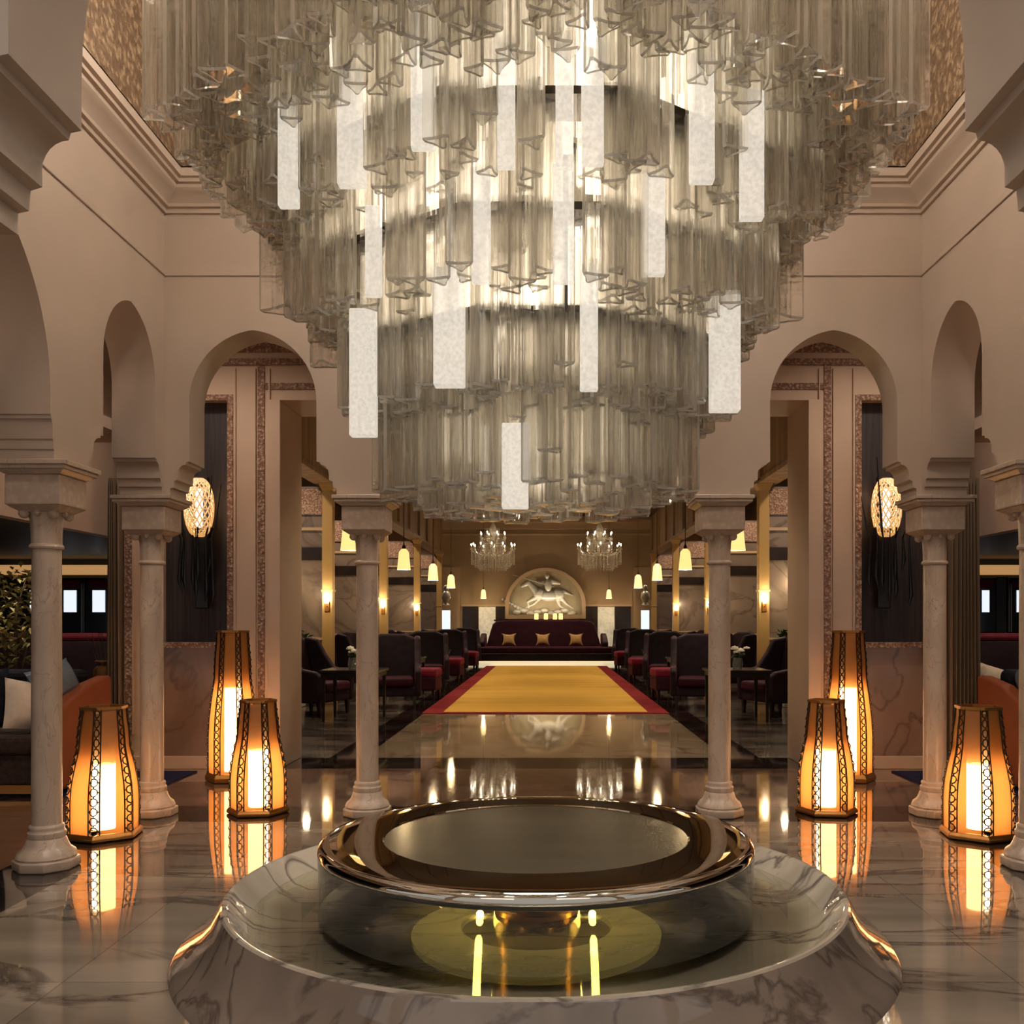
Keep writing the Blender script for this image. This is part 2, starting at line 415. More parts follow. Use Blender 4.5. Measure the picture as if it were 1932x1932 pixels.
# ------------------------------------------------------------------ mesh building
class MB:
    def __init__(s):
        s.v, s.f, s.m = [], [], []

    def add(s, verts, faces, mi=0):
        o = len(s.v)
        s.v += [tuple(p) for p in verts]
        for f in faces:
            s.f.append(tuple(i + o for i in f))
            s.m.append(mi)
        return s

    def box(s, x0, x1, y0, y1, z0, z1, mi=0):
        return s.add([(x0, y0, z0), (x1, y0, z0), (x1, y1, z0), (x0, y1, z0), (x0, y0, z1), (x1, y0, z1), (x1, y1, z1), (x0, y1, z1)],
                     [(0, 3, 2, 1), (4, 5, 6, 7), (0, 1, 5, 4), (1, 2, 6, 5), (2, 3, 7, 6), (3, 0, 4, 7)], mi)

    def frustum(s, c, h0, h1, z0, z1, mi=0):
        x, y = c
        (a, b), (d, e) = h0, h1
        return s.add([(x - a, y - b, z0), (x + a, y - b, z0), (x + a, y + b, z0), (x - a, y + b, z0),
                      (x - d, y - e, z1), (x + d, y - e, z1), (x + d, y + e, z1), (x - d, y + e, z1)],
                     [(0, 3, 2, 1), (4, 5, 6, 7), (0, 1, 5, 4), (1, 2, 6, 5), (2, 3, 7, 6), (3, 0, 4, 7)], mi)

    def lathe(s, prof, n=32, c=(0, 0), mi=0, ph=0., cap=True, mfun=None):
        o = len(s.v)
        for (r, z) in prof:
            for i in range(n):
                a = ph + 2 * pi * i / n
                s.v.append((c[0] + r * cos(a), c[1] + r * sin(a), z))
        for j in range(len(prof) - 1):
            for i in range(n):
                k = (i + 1) % n
                s.f.append((o + j * n + i, o + j * n + k, o + (j + 1) * n + k, o + (j + 1) * n + i))
                s.m.append(mfun(j) if mfun else mi)
        if cap:
            if prof[0][0] > 1e-4:
                s.f.append(tuple(o + i for i in reversed(range(n))))
                s.m.append(mfun(0) if mfun else mi)
            if prof[-1][0] > 1e-4:
                s.f.append(tuple(o + (len(prof) - 1) * n + i for i in range(n)))
                s.m.append(mfun(len(prof) - 2) if mfun else mi)
        return s

    def tube(s, pts, r, n=8, mi=0):
        pts = [Vector(p) for p in pts]
        rs = r if isinstance(r, (list, tuple)) else [r] * len(pts)
        o = len(s.v)
        up = Vector((0, 0, 1))
        for i, p in enumerate(pts):
            t = (pts[min(i + 1, len(pts) - 1)] - pts[max(i - 1, 0)]).normalized()
            a = t.cross(up if abs(t.z) < .95 else Vector((1, 0, 0))).normalized()
            b = t.cross(a)
            for k in range(n):
                q = 2 * pi * k / n
                s.v.append(tuple(p + (a * cos(q) + b * sin(q)) * rs[i]))
        for j in range(len(pts) - 1):
            for k in range(n):
                l = (k + 1) % n
                s.f.append((o + j * n + k, o + j * n + l, o + (j + 1) * n + l, o + (j + 1) * n + k))
                s.m.append(mi)
        s.f.append(tuple(o + k for k in reversed(range(n))))
        s.m.append(mi)
        s.f.append(tuple(o + (len(pts) - 1) * n + k for k in range(n)))
        s.m.append(mi)
        return s

    def ball(s, c, r, n=12, mi=0):
        rx, ry, rz = r if isinstance(r, (list, tuple)) else (r, r, r)
        o = len(s.v)
        h = n // 2
        for j in range(h + 1):
            t = pi * j / h
            for i in range(n):
                a = 2 * pi * i / n
                s.v.append((c[0] + rx * sin(t) * cos(a), c[1] + ry * sin(t) * sin(a), c[2] - rz * cos(t)))
        for j in range(h):
            for i in range(n):
                k = (i + 1) % n
                s.f.append((o + j * n + i, o + j * n + k, o + (j + 1) * n + k, o + (j + 1) * n + i))
                s.m.append(mi)
        return s

    def extrude(s, poly, fn, t0, t1, mi=0):
        """poly: 2D outline; fn(u, w, t) -> 3D point; extruded from t0 to t1"""
        n = len(poly)
        o = len(s.v)
        s.v += [tuple(fn(u, w, t0)) for u, w in poly] + [tuple(fn(u, w, t1)) for u, w in poly]
        s.f.append(tuple(o + i for i in range(n)))
        s.f.append(tuple(o + n + i for i in reversed(range(n))))
        s.m += [mi, mi]
        for i in range(n):
            k = (i + 1) % n
            s.f.append((o + i, o + n + i, o + n + k, o + k))
            s.m.append(mi)
        return s

    def build(s, name, mats, parent=None, smooth=40, bevel=0., sub=0, segs=2):
        me = bpy.data.meshes.new(name)
        me.from_pydata(s.v, [], s.f)
        mats = mats if isinstance(mats, (list, tuple)) else [mats]
        for k in mats:
            me.materials.append(M[k] if isinstance(k, str) else k)
        if len(mats) > 1:
            me.polygons.foreach_set('material_index', s.m)
        bm = bmesh.new()
        bm.from_mesh(me)
        bmesh.ops.remove_doubles(bm, verts=bm.verts, dist=1e-5)
        bmesh.ops.recalc_face_normals(bm, faces=bm.faces)
        bm.to_mesh(me)
        bm.free()
        if smooth:
            me.polygons.foreach_set('use_smooth', [True] * len(me.polygons))
            me.set_sharp_from_angle(angle=radians(smooth))
        o = bpy.data.objects.new(name, me)
        COL.objects.link(o)
        if parent:
            o.parent = parent
        if bevel:
            b = o.modifiers.new('bevel', 'BEVEL')
            b.width = bevel
            b.segments = segs
            b.limit_method = 'ANGLE'
            b.angle_limit = radians(35)
        if sub:
            b = o.modifiers.new('subsurf', 'SUBSURF')
            b.levels = b.render_levels = sub
        return o


def thing(name, label, cat, loc=(0, 0, 0), rz=0., group=None, scale=1.):
    o = bpy.data.objects.new(name, None)
    o.empty_display_size = .1
    COL.objects.link(o)
    o.location = loc
    o.rotation_euler = (0, 0, rz)
    o.scale = (scale,) * 3
    return tag(o, label, cat, group)


def tag(o, label, cat, group=None, kind=None):
    o['label'] = label
    o['category'] = cat
    if group:
        o['group'] = group
    if kind:
        o['kind'] = kind
    return o


def struct(o):
    o['kind'] = 'structure'
    return o


CH = {}


def copy_tree(o, parent=None):
    c = o.copy()
    COL.objects.link(c)
    if parent:
        c.parent = parent
    for ch in [k for k in ALLCH(o)]:
        copy_tree(ch, c)
    return c


def ALLCH(o):
    return [k for k in bpy.data.objects if k.parent == o]


def place(src, loc, rz=None, label=None, group=None, first=[set()], scale=None):
    """the first call moves the built thing itself, later calls copy it with its parts"""
    if src.name in first[0]:
        o = copy_tree(src)
    else:
        o = src
        first[0].add(src.name)
    o.location = loc
    if rz is not None:
        o.rotation_euler = (0, 0, rz)
    if label:
        o['label'] = label
    if group:
        o['group'] = group
    if scale:
        o.scale = (scale,) * 3
    return o


def X(px, d):
    return CAMX + (px - VPX) * d / F


def Z(py, d):
    return CAMZ + (VPY - py) * d / F


# ------------------------------------------------------------------ room shell
FW, BW = 6.75, 7.05           # room face and far face of the arcade wall opposite
SX, TH = 2.68, .30            # side walls
NF, NB = 2.20, 1.90           # near arcade wall
ZC = 2.29                     # underside of the piers
ZT = 4.52                     # top of arcade walls


def corbel(jamb, foot, up=True):
    """pier side from jamb (z 2.525) in to the foot (z 2.29); u coordinates"""
    d = foot - jamb
    pts = [(0, 2.56), (0, 2.53), (.17, 2.525), (.2, 2.508)]
    for k in range(1, 7):
        a = k / 6 * pi / 2
        pts.append((.2 + .42 * sin(a) * 1., 2.508 - .068 * (1 - cos(a))))
    pts += [(.62, 2.40), (.8, 2.392), (.83, 2.345), (1., 2.34), (1., ZC)]
    out = [(jamb + d * u, z) for u, z in pts]
    return out


def arch(c, hw, spring, rise, n=18):
    """left spring to right spring, slightly pointed"""
    r = (hw * hw + rise * rise) / (2 * hw)
    if r < hw:
        r = hw
    cxr = c - hw + r
    a1 = math.asin(min(1, rise / r))
    left = [(cxr - r * cos(a1 * k / n), spring + r * sin(a1 * k / n)) for k in range(n + 1)]
    right = [(2 * c - u, z) for u, z in reversed(left[:-1])]
    return left + right


def arcade(u0, u1, openings, feet, top):
    """outline of an arcade wall; openings = (c, hw, spring, rise, footL, footR) left to right"""
    p = [(u0, top), (u0, ZC)]
    for (c, hw, sp, ri, fl, fr) in openings:
        p += list(reversed(corbel(c - hw, fl)))
        p += arch(c, hw, sp, ri)
        p += corbel(c + hw, fr)
    p += [(u1, ZC), (u1, top)]
    return p


BXC, AXC = 2.83, 1.273
ops = [(-2.055, .45, 2.95, .51, -BXC + .19, -AXC - .19), (0., 1.02, 2.65, 1.05, -AXC + .19, AXC - .19), (2.055, .45, 2.95, .51, AXC + .19, BXC - .19)]
wb = MB().extrude(arcade(-2.98, 2.98, ops, None, ZT), lambda u, w, t: (u, t, w), FW, BW).build('wall_back', 'plaster', smooth=30)
struct(wb)
for sx, nm in ((-1, 'wall_left'), (1, 'wall_right')):
    o2 = [(4.30, .90, 2.65, 1.0, 3.36, 5.24), (6.205, .385, 3.03, .45, 5.62, 6.71)]
    w = MB().extrude(arcade(2.0, FW, o2, None, ZT), lambda u, w, t: (t, u, w), sx * SX, sx * (SX + TH)).build(nm, 'plaster', smooth=30)
    struct(w)
nops = [(-2.2, .36, 2.95, .45, -2.68, -1.72), (-.026, 1.018, 2.65, 1.05, -1.19, 1.14), (2.2, .36, 2.95, .45, 1.72, 2.68)]
struct(MB().extrude(arcade(-2.98, 2.98, nops, None, ZT), lambda u, w, t: (u, t, w), NB, NF - .001).build('wall_front', 'plaster', smooth=30))

# cornice running round the well
prof = [(0, 4.28), (.02, 4.28), (.02, 4.31), (.045, 4.315), (.05, 4.335), (.07, 4.36), (.11, 4.385), (.135, 4.41), (.14, 4.43), (.165, 4.435), (.165, 4.46), (.19, 4.465), (.19, 4.53)]
mb = MB()
for (p, z) in prof:
    mb.v += [(-SX + p, NF + p, z), (SX - p, NF + p, z), (SX - p, FW - p, z), (-SX + p, FW - p, z)]
for j in range(len(prof) - 1):
    for i in range(4):
        k = (i + 1) % 4
        mb.f.append((j * 4 + i, j * 4 + k, j * 4 + 4 + k, j * 4 + 4 + i))
        mb.m.append(0)
struct(mb.build('trim_1', 'plaster', smooth=20))
# thin panel moulding on the three visible walls
mb = MB()
mb.box(-SX, SX, FW - .012, FW, 3.84, 3.875).box(-SX, -SX + .012, NF, FW, 3.84, 3.875).box(SX - .012, SX, NF, FW, 3.84, 3.875)
struct(mb.build('trim_2', 'plaster', smooth=0, bevel=.005))
# carved drum above and its lid
p = .19
mb = MB()
a, b, c, d = (-SX + p, NF + p), (SX - p, NF + p), (SX - p, FW - p), (-SX + p, FW - p)
for (q, r) in ((a, b), (b, c), (c, d), (d, a)):
    mb.add([(*q, 4.52), (*r, 4.52), (*r, 7.2), (*q, 7.2)], [(0, 1, 2, 3)])
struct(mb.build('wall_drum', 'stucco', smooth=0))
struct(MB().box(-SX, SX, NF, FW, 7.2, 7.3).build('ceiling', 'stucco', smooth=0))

# floor: one mesh, stone by stone
xs = sorted({-11, -4.4, -3.05, -2.6, -2.2, -1.85, 1.85, 2.2, 2.6, 3.05, 4.4, 11})
ys = [-3, 6.66, 7.22, 9.06, 9.78, 34]
mb = MB()
for i in range(len(xs) - 1):
    for j in range(len(ys) - 1):
        x0, x1, y0, y1 = xs[i], xs[i + 1], ys[j], ys[j + 1]
        ax, my = abs((x0 + x1) / 2), (y0 + y1) / 2
        if my < 6.66:
            k = 0 if ax < 2.6 else (2 if ax < 3.05 else 5)
        elif my < 7.22:
            k = 2 if ax < 3.05 else 5
        elif my < 9.06:
            k = 1 if ax < 4.4 else 5
        elif my < 9.78:
            k = 2 if ax < 2.6 else (4 if ax < 4.4 else 5)
        else:
            k = 3 if ax < 1.85 else (2 if ax < 2.2 else 4)
        mb.add([(x0, y0, 0), (x1, y0, 0), (x1, y1, 0), (x0, y1, 0)], [(0, 1, 2, 3)], k)
struct(mb.build('floor', ['floor', 'floor_taupe', 'floor_dark', 'floor_nave', 'floor_side', 'floor_warm'], smooth=0))

# portal wall beyond the arcade: a pier each side, header across
PY0, PY1 = 9.06, 9.80
for sx, nm in ((-1, 'wall_portal_left'), (1, 'wall_portal_right')):
    def bx(m, xa, xb, y0, y1, z0, z1, mi=0):
        a, b = sorted((sx * xa, sx * xb))
        m.box(a, b, y0, y1, z0, z1, mi)
    m = MB()
    NX0, NX1 = 3.01, 3.64                # niche opening
    bx(m, 2.56, NX0, PY0, PY1, 0, 4.6, 0)
    bx(m, NX1, 3.99, PY0, PY1, 0, 4.6, 0)
    bx(m, NX0, NX1, PY0, PY1, 3.5, 4.6, 0)
    bx(m, NX0, NX1, PY0 + .12, PY1, 1.17, 3.5, 1)
    bx(m, NX0, NX1, PY0 + .02, PY1, 0, 1.17, 2)
    w = struct(m.build(nm, ['cream', 'panel_dark', 'marble_dado'], smooth=0))
    m = MB()
    for xa, xb, z0, z1 in ((2.655, 2.72, 0.32, 3.83), (2.955, 3.01, 1.12, 3.55), (3.64, 3.70, 1.12, 3.55), (3.91, 3.985, .32, 3.83)):
        bx(m, xa, xb, PY0 - .012, PY0 + .01, z0, z1)
    bx(m, 3.011, 3.639, PY0 - .012, PY0 + .01, 3.495, 3.55)
    bx(m, 2.561, 3.99, PY0 - .02, PY0 + .01, 3.831, 3.89)
    bx(m, 2.561, 3.99, PY0 - .012, PY0 + .01, 3.95, 4.6)
    bx(m, 2.955, 3.70, PY0 - .05, PY0 + .12, 1.15, 1.2)
    m.build('trim', 'stucco_pale', w, smooth=0)
    m = MB()
    for xa in (2.6, 2.735, 2.925, 3.72, 3.895):
        bx(m, xa, xa + .015, PY0 - .02, PY0 + .01, .32, 3.8)
    bx(m, 2.50, 2.62, PY0 - .03, PY1 + .02, 0, 3.5)
    bx(m, 2.56, 3.99, PY0 - .03, PY0 + .01, 0, .12)
    m.build('trim', 'cream', w, smooth=0, bevel=.006)
m = MB().box(-2.56, 2.56, PY0, PY1, 3.50, 4.6)
w = struct(m.build('wall_portal_header', 'cream', smooth=0))
m = MB().box(-2.65, 2.65, PY0 - .011, PY0 + .01, 3.60, 3.66).box(-2.56, 2.56, PY0 - .02, PY0 + .01, 3.831, 3.89).box(-2.56, 2.56, PY0 - .012, PY0 + .01, 3.95, 4.59)
m.build('trim', 'stucco_pale', w, smooth=0)
# aisle ceiling between arcade and portal
struct(MB().box(-4.3, 4.3, BW, PY0, 4.6, 4.7).build('ceiling_aisle', 'hall_ceiling', smooth=0))

# hall beyond
HB = 33.5
struct(MB().box(-6.6, 6.6, PY1, HB, 5.05, 5.2).build('ceiling_hall', 'hall_ceiling', smooth=0))
m = MB().box(-6.6, 6.6, HB, HB + .3, 0, 5.2)
w = struct(m.build('wall_hall_end', 'hall_wall', smooth=0))
m = MB()
m.box(-3.7, 3.7, HB - .14, HB, 4.62, 5.05).box(-3.7, 3.7, HB - .22, HB, 4.86, 4.95).box(-3.7, 3.7, HB - .06, HB, 4.42, 4.48)
m.build('trim', 'hall_cream', w, smooth=0, bevel=.01)
m = MB().box(-3.7, -3.05, HB - .05, HB, 0, 3.3).box(3.05, 3.7, HB - .05, HB, 0, 3.3)
m.build('trim', 'hall_cream', w, smooth=0)
# dado panels either side of the relief with a lit glass niche in each
for sx in (-1, 1):
    m = MB()
    for a, b in ((1.35, 1.78), (2.4, 2.95)):
        xa, xb = sorted((sx * a, sx * b))
        m.box(xa, xb, HB - .04, HB, 0, 1.92)
    m.build('trim', 'band_dark', w, smooth=0)
    xa, xb = sorted((sx * 1.35, sx * 3.0))
    MB().box(xa, xb, HB - .07, HB, 1.92, 1.98).build('trim', 'hall_cream', w, smooth=0)
    xa, xb = sorted((sx * 1.80, sx * 2.38))
    m = MB().box(xa, xb, HB - .03, HB, 0, 1.9)
    m.build('niche', 'niche_lit', w, smooth=0)
for sx, nm in ((-1, 'left'), (1, 'right')):
    struct(MB().box(*sorted((sx * 6.6, sx * 6.8)), 13.2, HB, 0, 5.2).build('wall_hall_' + nm, 'panel_marble', smooth=0))
    for k, y in enumerate((16.3, 21.8, 27.4, 33.0)):
        m = MB().box(*sorted((sx * 3.78, sx * 6.6)), y, y + .5, 0, 3.7, 0)
        m.box(*sorted((sx * 3.80, sx * 6.6)), y - .02, y, 2.44, 2.66, 1)
        m.box(*sorted((sx * 3.80, sx * 6.6)), y - .03, y, 2.95, 3.0, 2)
        m.box(*sorted((sx * 3.80, sx * 6.6)), y - .03, y, 1.08, 1.12, 2)
        m.box(*sorted((sx * 3.80, sx * 6.6)), y - .03, y, 0, .9, 1)
        w = struct(m.build('wall_alcove_' + nm, ['panel_marble', 'band_dark', 'hall_cream'], smooth=0))
        MB().box(*sorted((sx * 3.82, sx * 5.2)), y - .03, y, 3.22, 3.66).build('trim', 'stucco_pale', w, smooth=0)
        m = MB()
        m.box(*sorted((sx * 3.62, sx * 3.80)), y - .1, y + .08, 0, 3.62, 0)
        m.frustum((sx * 3.71, y - .01), (.09, .09), (.15, .15), 3.62, 3.74, 0)
        m.box(*sorted((sx * 3.58, sx * 3.84)), y - .14, y + .12, 0, .14, 0)
        m.box(*sorted((sx * 3.605, sx * 3.815)), y - .115, y + .095, 1.9, 1.94, 0)
        m.build('trim', 'gilt', w, smooth=0, bevel=.008)
    m = MB().box(*sorted((sx * 3.66, sx * 3.95)), PY1, HB, 3.74, 5.05, 0)
    w = struct(m.build('wall_fascia_' + nm, 'fascia', smooth=0))
    m = MB()
    for y in (16.3, 18.1, 20., 21.8, 23.7, 25.5, 27.4, 29.2, 31., 33.):
        m.box(*sorted((sx * 3.60, sx * 3.66)), y - .25, y - .05, 3.78, 5.0)
    m.box(*sorted((sx * 3.60, sx * 3.66)), PY1, HB, 3.74, 3.82)
    m.build('trim', 'fascia', w, smooth=0)

# side lounges behind the left and right arcades
for sx, nm in ((-1, 'left'), (1, 'right')):
    struct(MB().box(*sorted((sx * 2.98, sx * 4.3)), 1.0, BW, 2.72, 2.8).build('ceiling_aisle_' + nm, 'soffit', smooth=0))
    struct(MB().box(*sorted((sx * 4.3, sx * 4.42)), 1.0, 13, 2.24, 4.65).build('trim_beam_' + nm, 'soffit', smooth=0))
    struct(MB().box(*sorted((sx * 4.42, sx * 11)), 1.0, 13, 2.24, 2.4).build('ceiling_lounge_' + nm, 'navy_wall', smooth=0))
    m = MB().box(*sorted((sx * 4.0, sx * 11)), 13, 13.2, 0, 2.8, 0)
    struct(m.build('wall_lounge_' + nm, 'navy_wall', smooth=0))
    struct(MB().box(*sorted((sx * 11, sx * 11.2)), 1.0, 13, 0, 2.8).build('wall_outer_' + nm, 'navy_wall', smooth=0))
    struct(MB().box(*sorted((sx * 3.99, sx * 4.05)), PY1, 13, 0, 2.8).build('wall_side_' + nm, 'panel_marble', smooth=0))


# ------------------------------------------------------------------ columns
def make_column():
    t = thing('marble_column', 'column', 'column')
    t['kind'] = 'thing'
    MB().lathe([(.172, 0), (.178, .012), (.178, .055), (.165, .06)], 8, ph=pi / 8).build('plinth', 'column', t, 30, bevel=.006)
    MB().lathe([(.155, .058), (.16, .07), (.15, .095), (.125, .115), (.112, .14), (.104, .165), (.098, .172), (.101, .18), (.101, .205), (.094, .213), (.091, .222), (.094, .232), (.091, .242), (.08, .25)], 32).build('base', 'column', t)
    MB().lathe([(.080, .245), (.0795, .9), (.0785, 1.4), (.0770, 1.81)], 32).build('shaft', 'column', t)
    MB().lathe([(.078, 1.805), (.088, 1.81), (.092, 1.82), (.088, 1.832), (.079, 1.838)], 32).build('neck_ring', 'column', t)
    m = MB()
    n = 24
    rows = []
    for z, r in ((1.835, .079), (1.9, .08), (1.96, .083), (2.0, .09), (2.02, .098)):
        rows.append((z, r))
    o = len(m.v)
    for z, r in rows:
        for i in range(n * 2):
            a = 2 * pi * i / (n * 2)
            q = r * (1 + (.018 if i % 4 < 2 else -.012))
            m.v.append((q * cos(a), q * sin(a), z))
    for j in range(len(rows) - 1):
        for i in range(n * 2):
            k = (i + 1) % (n * 2)
            m.f.append((o + j * n * 2 + i, o + j * n * 2 + k, o + (j + 1) * n * 2 + k, o + (j + 1) * n * 2 + i))
            m.m.append(0)
    for q in range(4):
        a = pi / 4 + q * pi / 2
        m.ball((.118 * cos(a), .118 * sin(a), 2.005), (.03, .03, .03), 10)
        a = q * pi / 2
        m.ball((.1 * cos(a), .1 * sin(a), 2.008), (.022, .022, .02), 8)
    m.build('necking', 'column', t)
    m = MB()
    m.frustum((0, 0), (.105, .105), (.152, .152), 2.015, 2.045)
    m.box(-.155, .155, -.155, .155, 2.045, 2.215)
    m.build('capital', 'capital', t, 0, bevel=.008)
    m = MB()
    m.frustum((0, 0), (.155, .155), (.19, .19), 2.215, 2.24).box(-.2, .2, -.2, .2, 2.24, 2.262).box(-.212, .212, -.212, .212, 2.262, 2.289)
    m.build('abacus', 'column', t, 0, bevel=.004)
    return t


cl = make_column()
ST = 'one of the pale marble arcade columns'
for sx, side in ((-1, 'left'), (1, 'right')):
    place(cl, (sx * AXC, 6.9, 0), 0, f'slim pale marble column {side} of the centre opening, facing the yellow carpet', 'arcade columns')
    place(cl, (sx * BXC, 6.9, 0), 0, f'pale marble corner column on the {side}, between the two amber lanterns nearest it', 'arcade columns')
    place(cl, (sx * 2.82 + (0 if sx < 0 else -.02), 5.43, 0), 0, f'pale marble column at the {side} edge of the photo, nearest to the camera', 'arcade columns')

# the piers beside and behind the camera stand on columns of the same make
for wall, x, y in (('wall_front', -1.5, 2.05), ('wall_front', 1.47, 2.05), ('wall_left', -2.82, 3.08), ('wall_right', 2.82, 3.08)):
    for src in ALLCH(cl):
        c_ = src.copy()
        COL.objects.link(c_)
        c_.parent = bpy.data.objects[wall]
        c_.location = (x, y, 0)

# ------------------------------------------------------------------ fountain
fb = thing('fountain_basin', 'low round grey marble basin with flared sides on the polished floor', 'fountain basin', (CX, CY, 0))
MB().lathe([(1.545, 0), (1.53, .022), (1.47, .06), (1.42, .11), (1.385, .16), (1.362, .205), (1.35, .222)], 128, cap=False).build('outer_wall', 'basin_side', fb)
MB().lathe([(1.35, .222), (1.342, .229), (1.328, .229), (1.318, .222), (1.27, .165), (1.22, .122), (1.15, .10), (.0, .10)], 128, cap=False).build('dish', 'basin', fb)
MB().lathe([(1.245, .143), (.0, .143)], 128, cap=False).build('pool_water', 'water', fb)
bw = thing('fountain_bowl', 'wide mirror-polished metal water bowl standing in the marble basin', 'fountain bowl', (CX, CY, 0))
prof = [(.0, .438), (.676, .438), (.684, .443), (.80, .446), (.88, .446)]
for k in range(9):
    a = pi / 2 - k / 8 * pi
    prof.append((.925 + .038 * cos(a), .408 + .034 * sin(a)))
prof += [(.88, .365), (.7, .33), (.56, .295), (.46, .288), (.26, .25), (.16, .20)]
MB().lathe(prof, 128, mfun=lambda j: 1 if j == 0 else 0, cap=False).build('bowl', ['chrome', 'chrome_satin'], bw, 30)
MB().lathe([(.19, .101), (.185, .12), (.10, .13), (.09, .19), (.165, .215), (.10, .26)], 32, cap=False).build('stem', 'brass', bw)
MB().lathe([(.34, .258), (.56, .282), (.56, .276), (.34, .252), (.34, .258)], 64, cap=False).build('light_ring', 'yellow_ring', bw)  # unseen ring added to throw yellow light into the pool
MB().lathe([(.962, .405), (.958, .32), (.955, .22), (.958, .1445)], 128, cap=False).build('water_curtain', 'curtain_water', bw)
for ang in (-1.15, 1.15, 2.4, -2.4):
    m = MB().lathe([(.0, .101), (.016, .101), (.016, .12), (.01, .128), (.0, .129)], 16, (.27 * sin(ang), -.27 * cos(ang)))
    m.build('underwater_light', 'yellow_lamp', bw)

# ------------------------------------------------------------------ great glass chandelier
random.seed(5)
ch = thing('glass_chandelier', 'huge tiered chandelier of clear triangular glass prisms hanging over the fountain', 'chandelier', (CX, CY, 0))
OCT = [(-.5, -1.28), (.5, -1.28), (1.48, -.6), (1.48, .55), (.5, 1.25), (-.5, 1.25), (-1.48, .55), (-1.48, -.6)]


def oct_ring(sc, step):
    """points and outward angles along an eight-sided ring"""
    out = []
    for q in range(8):
        a, b = Vector(OCT[q]) * sc, Vector(OCT[(q + 1) % 8]) * sc
        n = max(1, round((b - a).length / step))
        t = (b - a).normalized()
        for k in range(n):
            p_ = a.lerp(b, (k + .5) / n)
            out.append((p_.x, p_.y, math.atan2(-t.x, t.y)))
    return out


def oct_front(x, sc):
    x = abs(x) / sc
    if x <= .5:
        return -1.28 * sc
    if x <= 1.48:
        return (-1.28 + (x - .5) / .98 * .68) * sc
    return -.3 * sc


tiers = [  # ring scale, bottom, top, prism half width, jitter
    (1.0, 3.37, 6.6, .043, .04), (.94, 3.36, 6.6, .043, .06), (.88, 3.34, 6.6, .043, .08), (.81, 3.33, 6.4, .043, .09),
    (.76, 3.03, 3.95, .042, .05), (.71, 3.02, 3.95, .042, .06), (.65, 3.0, 3.95, .042, .08),
    (.655, 2.66, 3.3, .042, .05), (.60, 2.64, 3.3, .042, .06), (.54, 2.62, 3.3, .042, .08),
    (.535, 2.29, 2.95, .042, .05), (.48, 2.27, 2.95, .042, .06), (.42, 2.25, 2.9, .042, .08),
    (.44, 1.955, 2.6, .043, .025), (.38, 1.94, 2.6, .043, .04),
    (.31, 1.885, 2.4, .045, .03), (.23, 1.88, 2.4, .045, .03), (.14, 1.9, 2.4, .045, .03)]
prisms = []
for (sc_, zb, zt, hw, jt) in tiers:
    for (x, y, an) in oct_ring(sc_, .083):
        x += random.uniform(-.02, .02)
        y += random.uniform(-.02, .02)
        z0 = zb + random.uniform(-jt, jt) * .7
        if random.random() < .12:
            z0 += random.uniform(.05, .16)
        prisms.append((x, y, z0, zt, hw * random.uniform(.85, 1.25), an + random.choice((0, pi, pi, .5)) + random.uniform(-.25, .25)))


def add_prism(m, x, y, z0, z1, r, rot):
    """three-lobed glass rod: clipped corners and a ridged hollow on each side"""
    sec = []
    for k in range(3):
        a0 = rot + k * 2 * pi / 3 - pi / 2
        for da, q in ((-.12, 1.14), (.12, 1.14), (.52, .70), (.80, .585), (1.047, .61), (1.294, .585), (1.574, .70)):
            sec.append((r * q * cos(a0 + da), r * q * sin(a0 + da)))
    n = len(sec)
    o = len(m.v)
    b = .009
    for s_, z in ((.86, z0), (1., z0 + b), (1., z1)):
        for u, w in sec:
            m.v.append((x + u * s_, y + w * s_, z))
    for i in range(n):
        k = (i + 1) % n
        m.f.append((o + i, o + k, o + n + k, o + n + i))
        m.m.append(1)
        m.f.append((o + n + i, o + n + k, o + 2 * n + k, o + 2 * n + i))
        m.m.append(2 if i % 7 == 0 else 0)
    m.f.append(tuple(o + i for i in reversed(range(n))))
    m.m.append(3)
    m.f.append(tuple(o + 2 * n + i for i in range(n)))
    m.m.append(0)


# lit bubble-glass tubes: (centre px, top py, bottom py, width px, radius)
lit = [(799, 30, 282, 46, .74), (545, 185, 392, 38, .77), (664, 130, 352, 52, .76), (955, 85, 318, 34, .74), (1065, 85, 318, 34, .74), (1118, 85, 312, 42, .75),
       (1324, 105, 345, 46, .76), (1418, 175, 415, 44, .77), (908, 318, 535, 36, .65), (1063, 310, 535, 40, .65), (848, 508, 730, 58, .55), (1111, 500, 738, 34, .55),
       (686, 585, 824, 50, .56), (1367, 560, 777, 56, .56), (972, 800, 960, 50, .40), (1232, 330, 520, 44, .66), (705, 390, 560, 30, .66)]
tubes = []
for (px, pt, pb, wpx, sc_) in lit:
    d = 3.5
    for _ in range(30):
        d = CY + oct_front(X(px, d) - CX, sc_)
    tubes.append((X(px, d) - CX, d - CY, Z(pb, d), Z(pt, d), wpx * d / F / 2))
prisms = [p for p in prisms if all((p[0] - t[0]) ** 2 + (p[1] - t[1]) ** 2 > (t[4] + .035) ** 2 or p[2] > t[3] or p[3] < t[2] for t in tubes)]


def shown(p):
    d = CY + p[1]
    if p[1] > .25:
        return 0
    ya, yb = VPY - (p[2] - CAMZ) * F / d, VPY - (min(p[3], p[2] + .62) - CAMZ) * F / d
    vis = max(0, min(1932, ya) - max(0, yb))
    return vis * p[4] * F / d


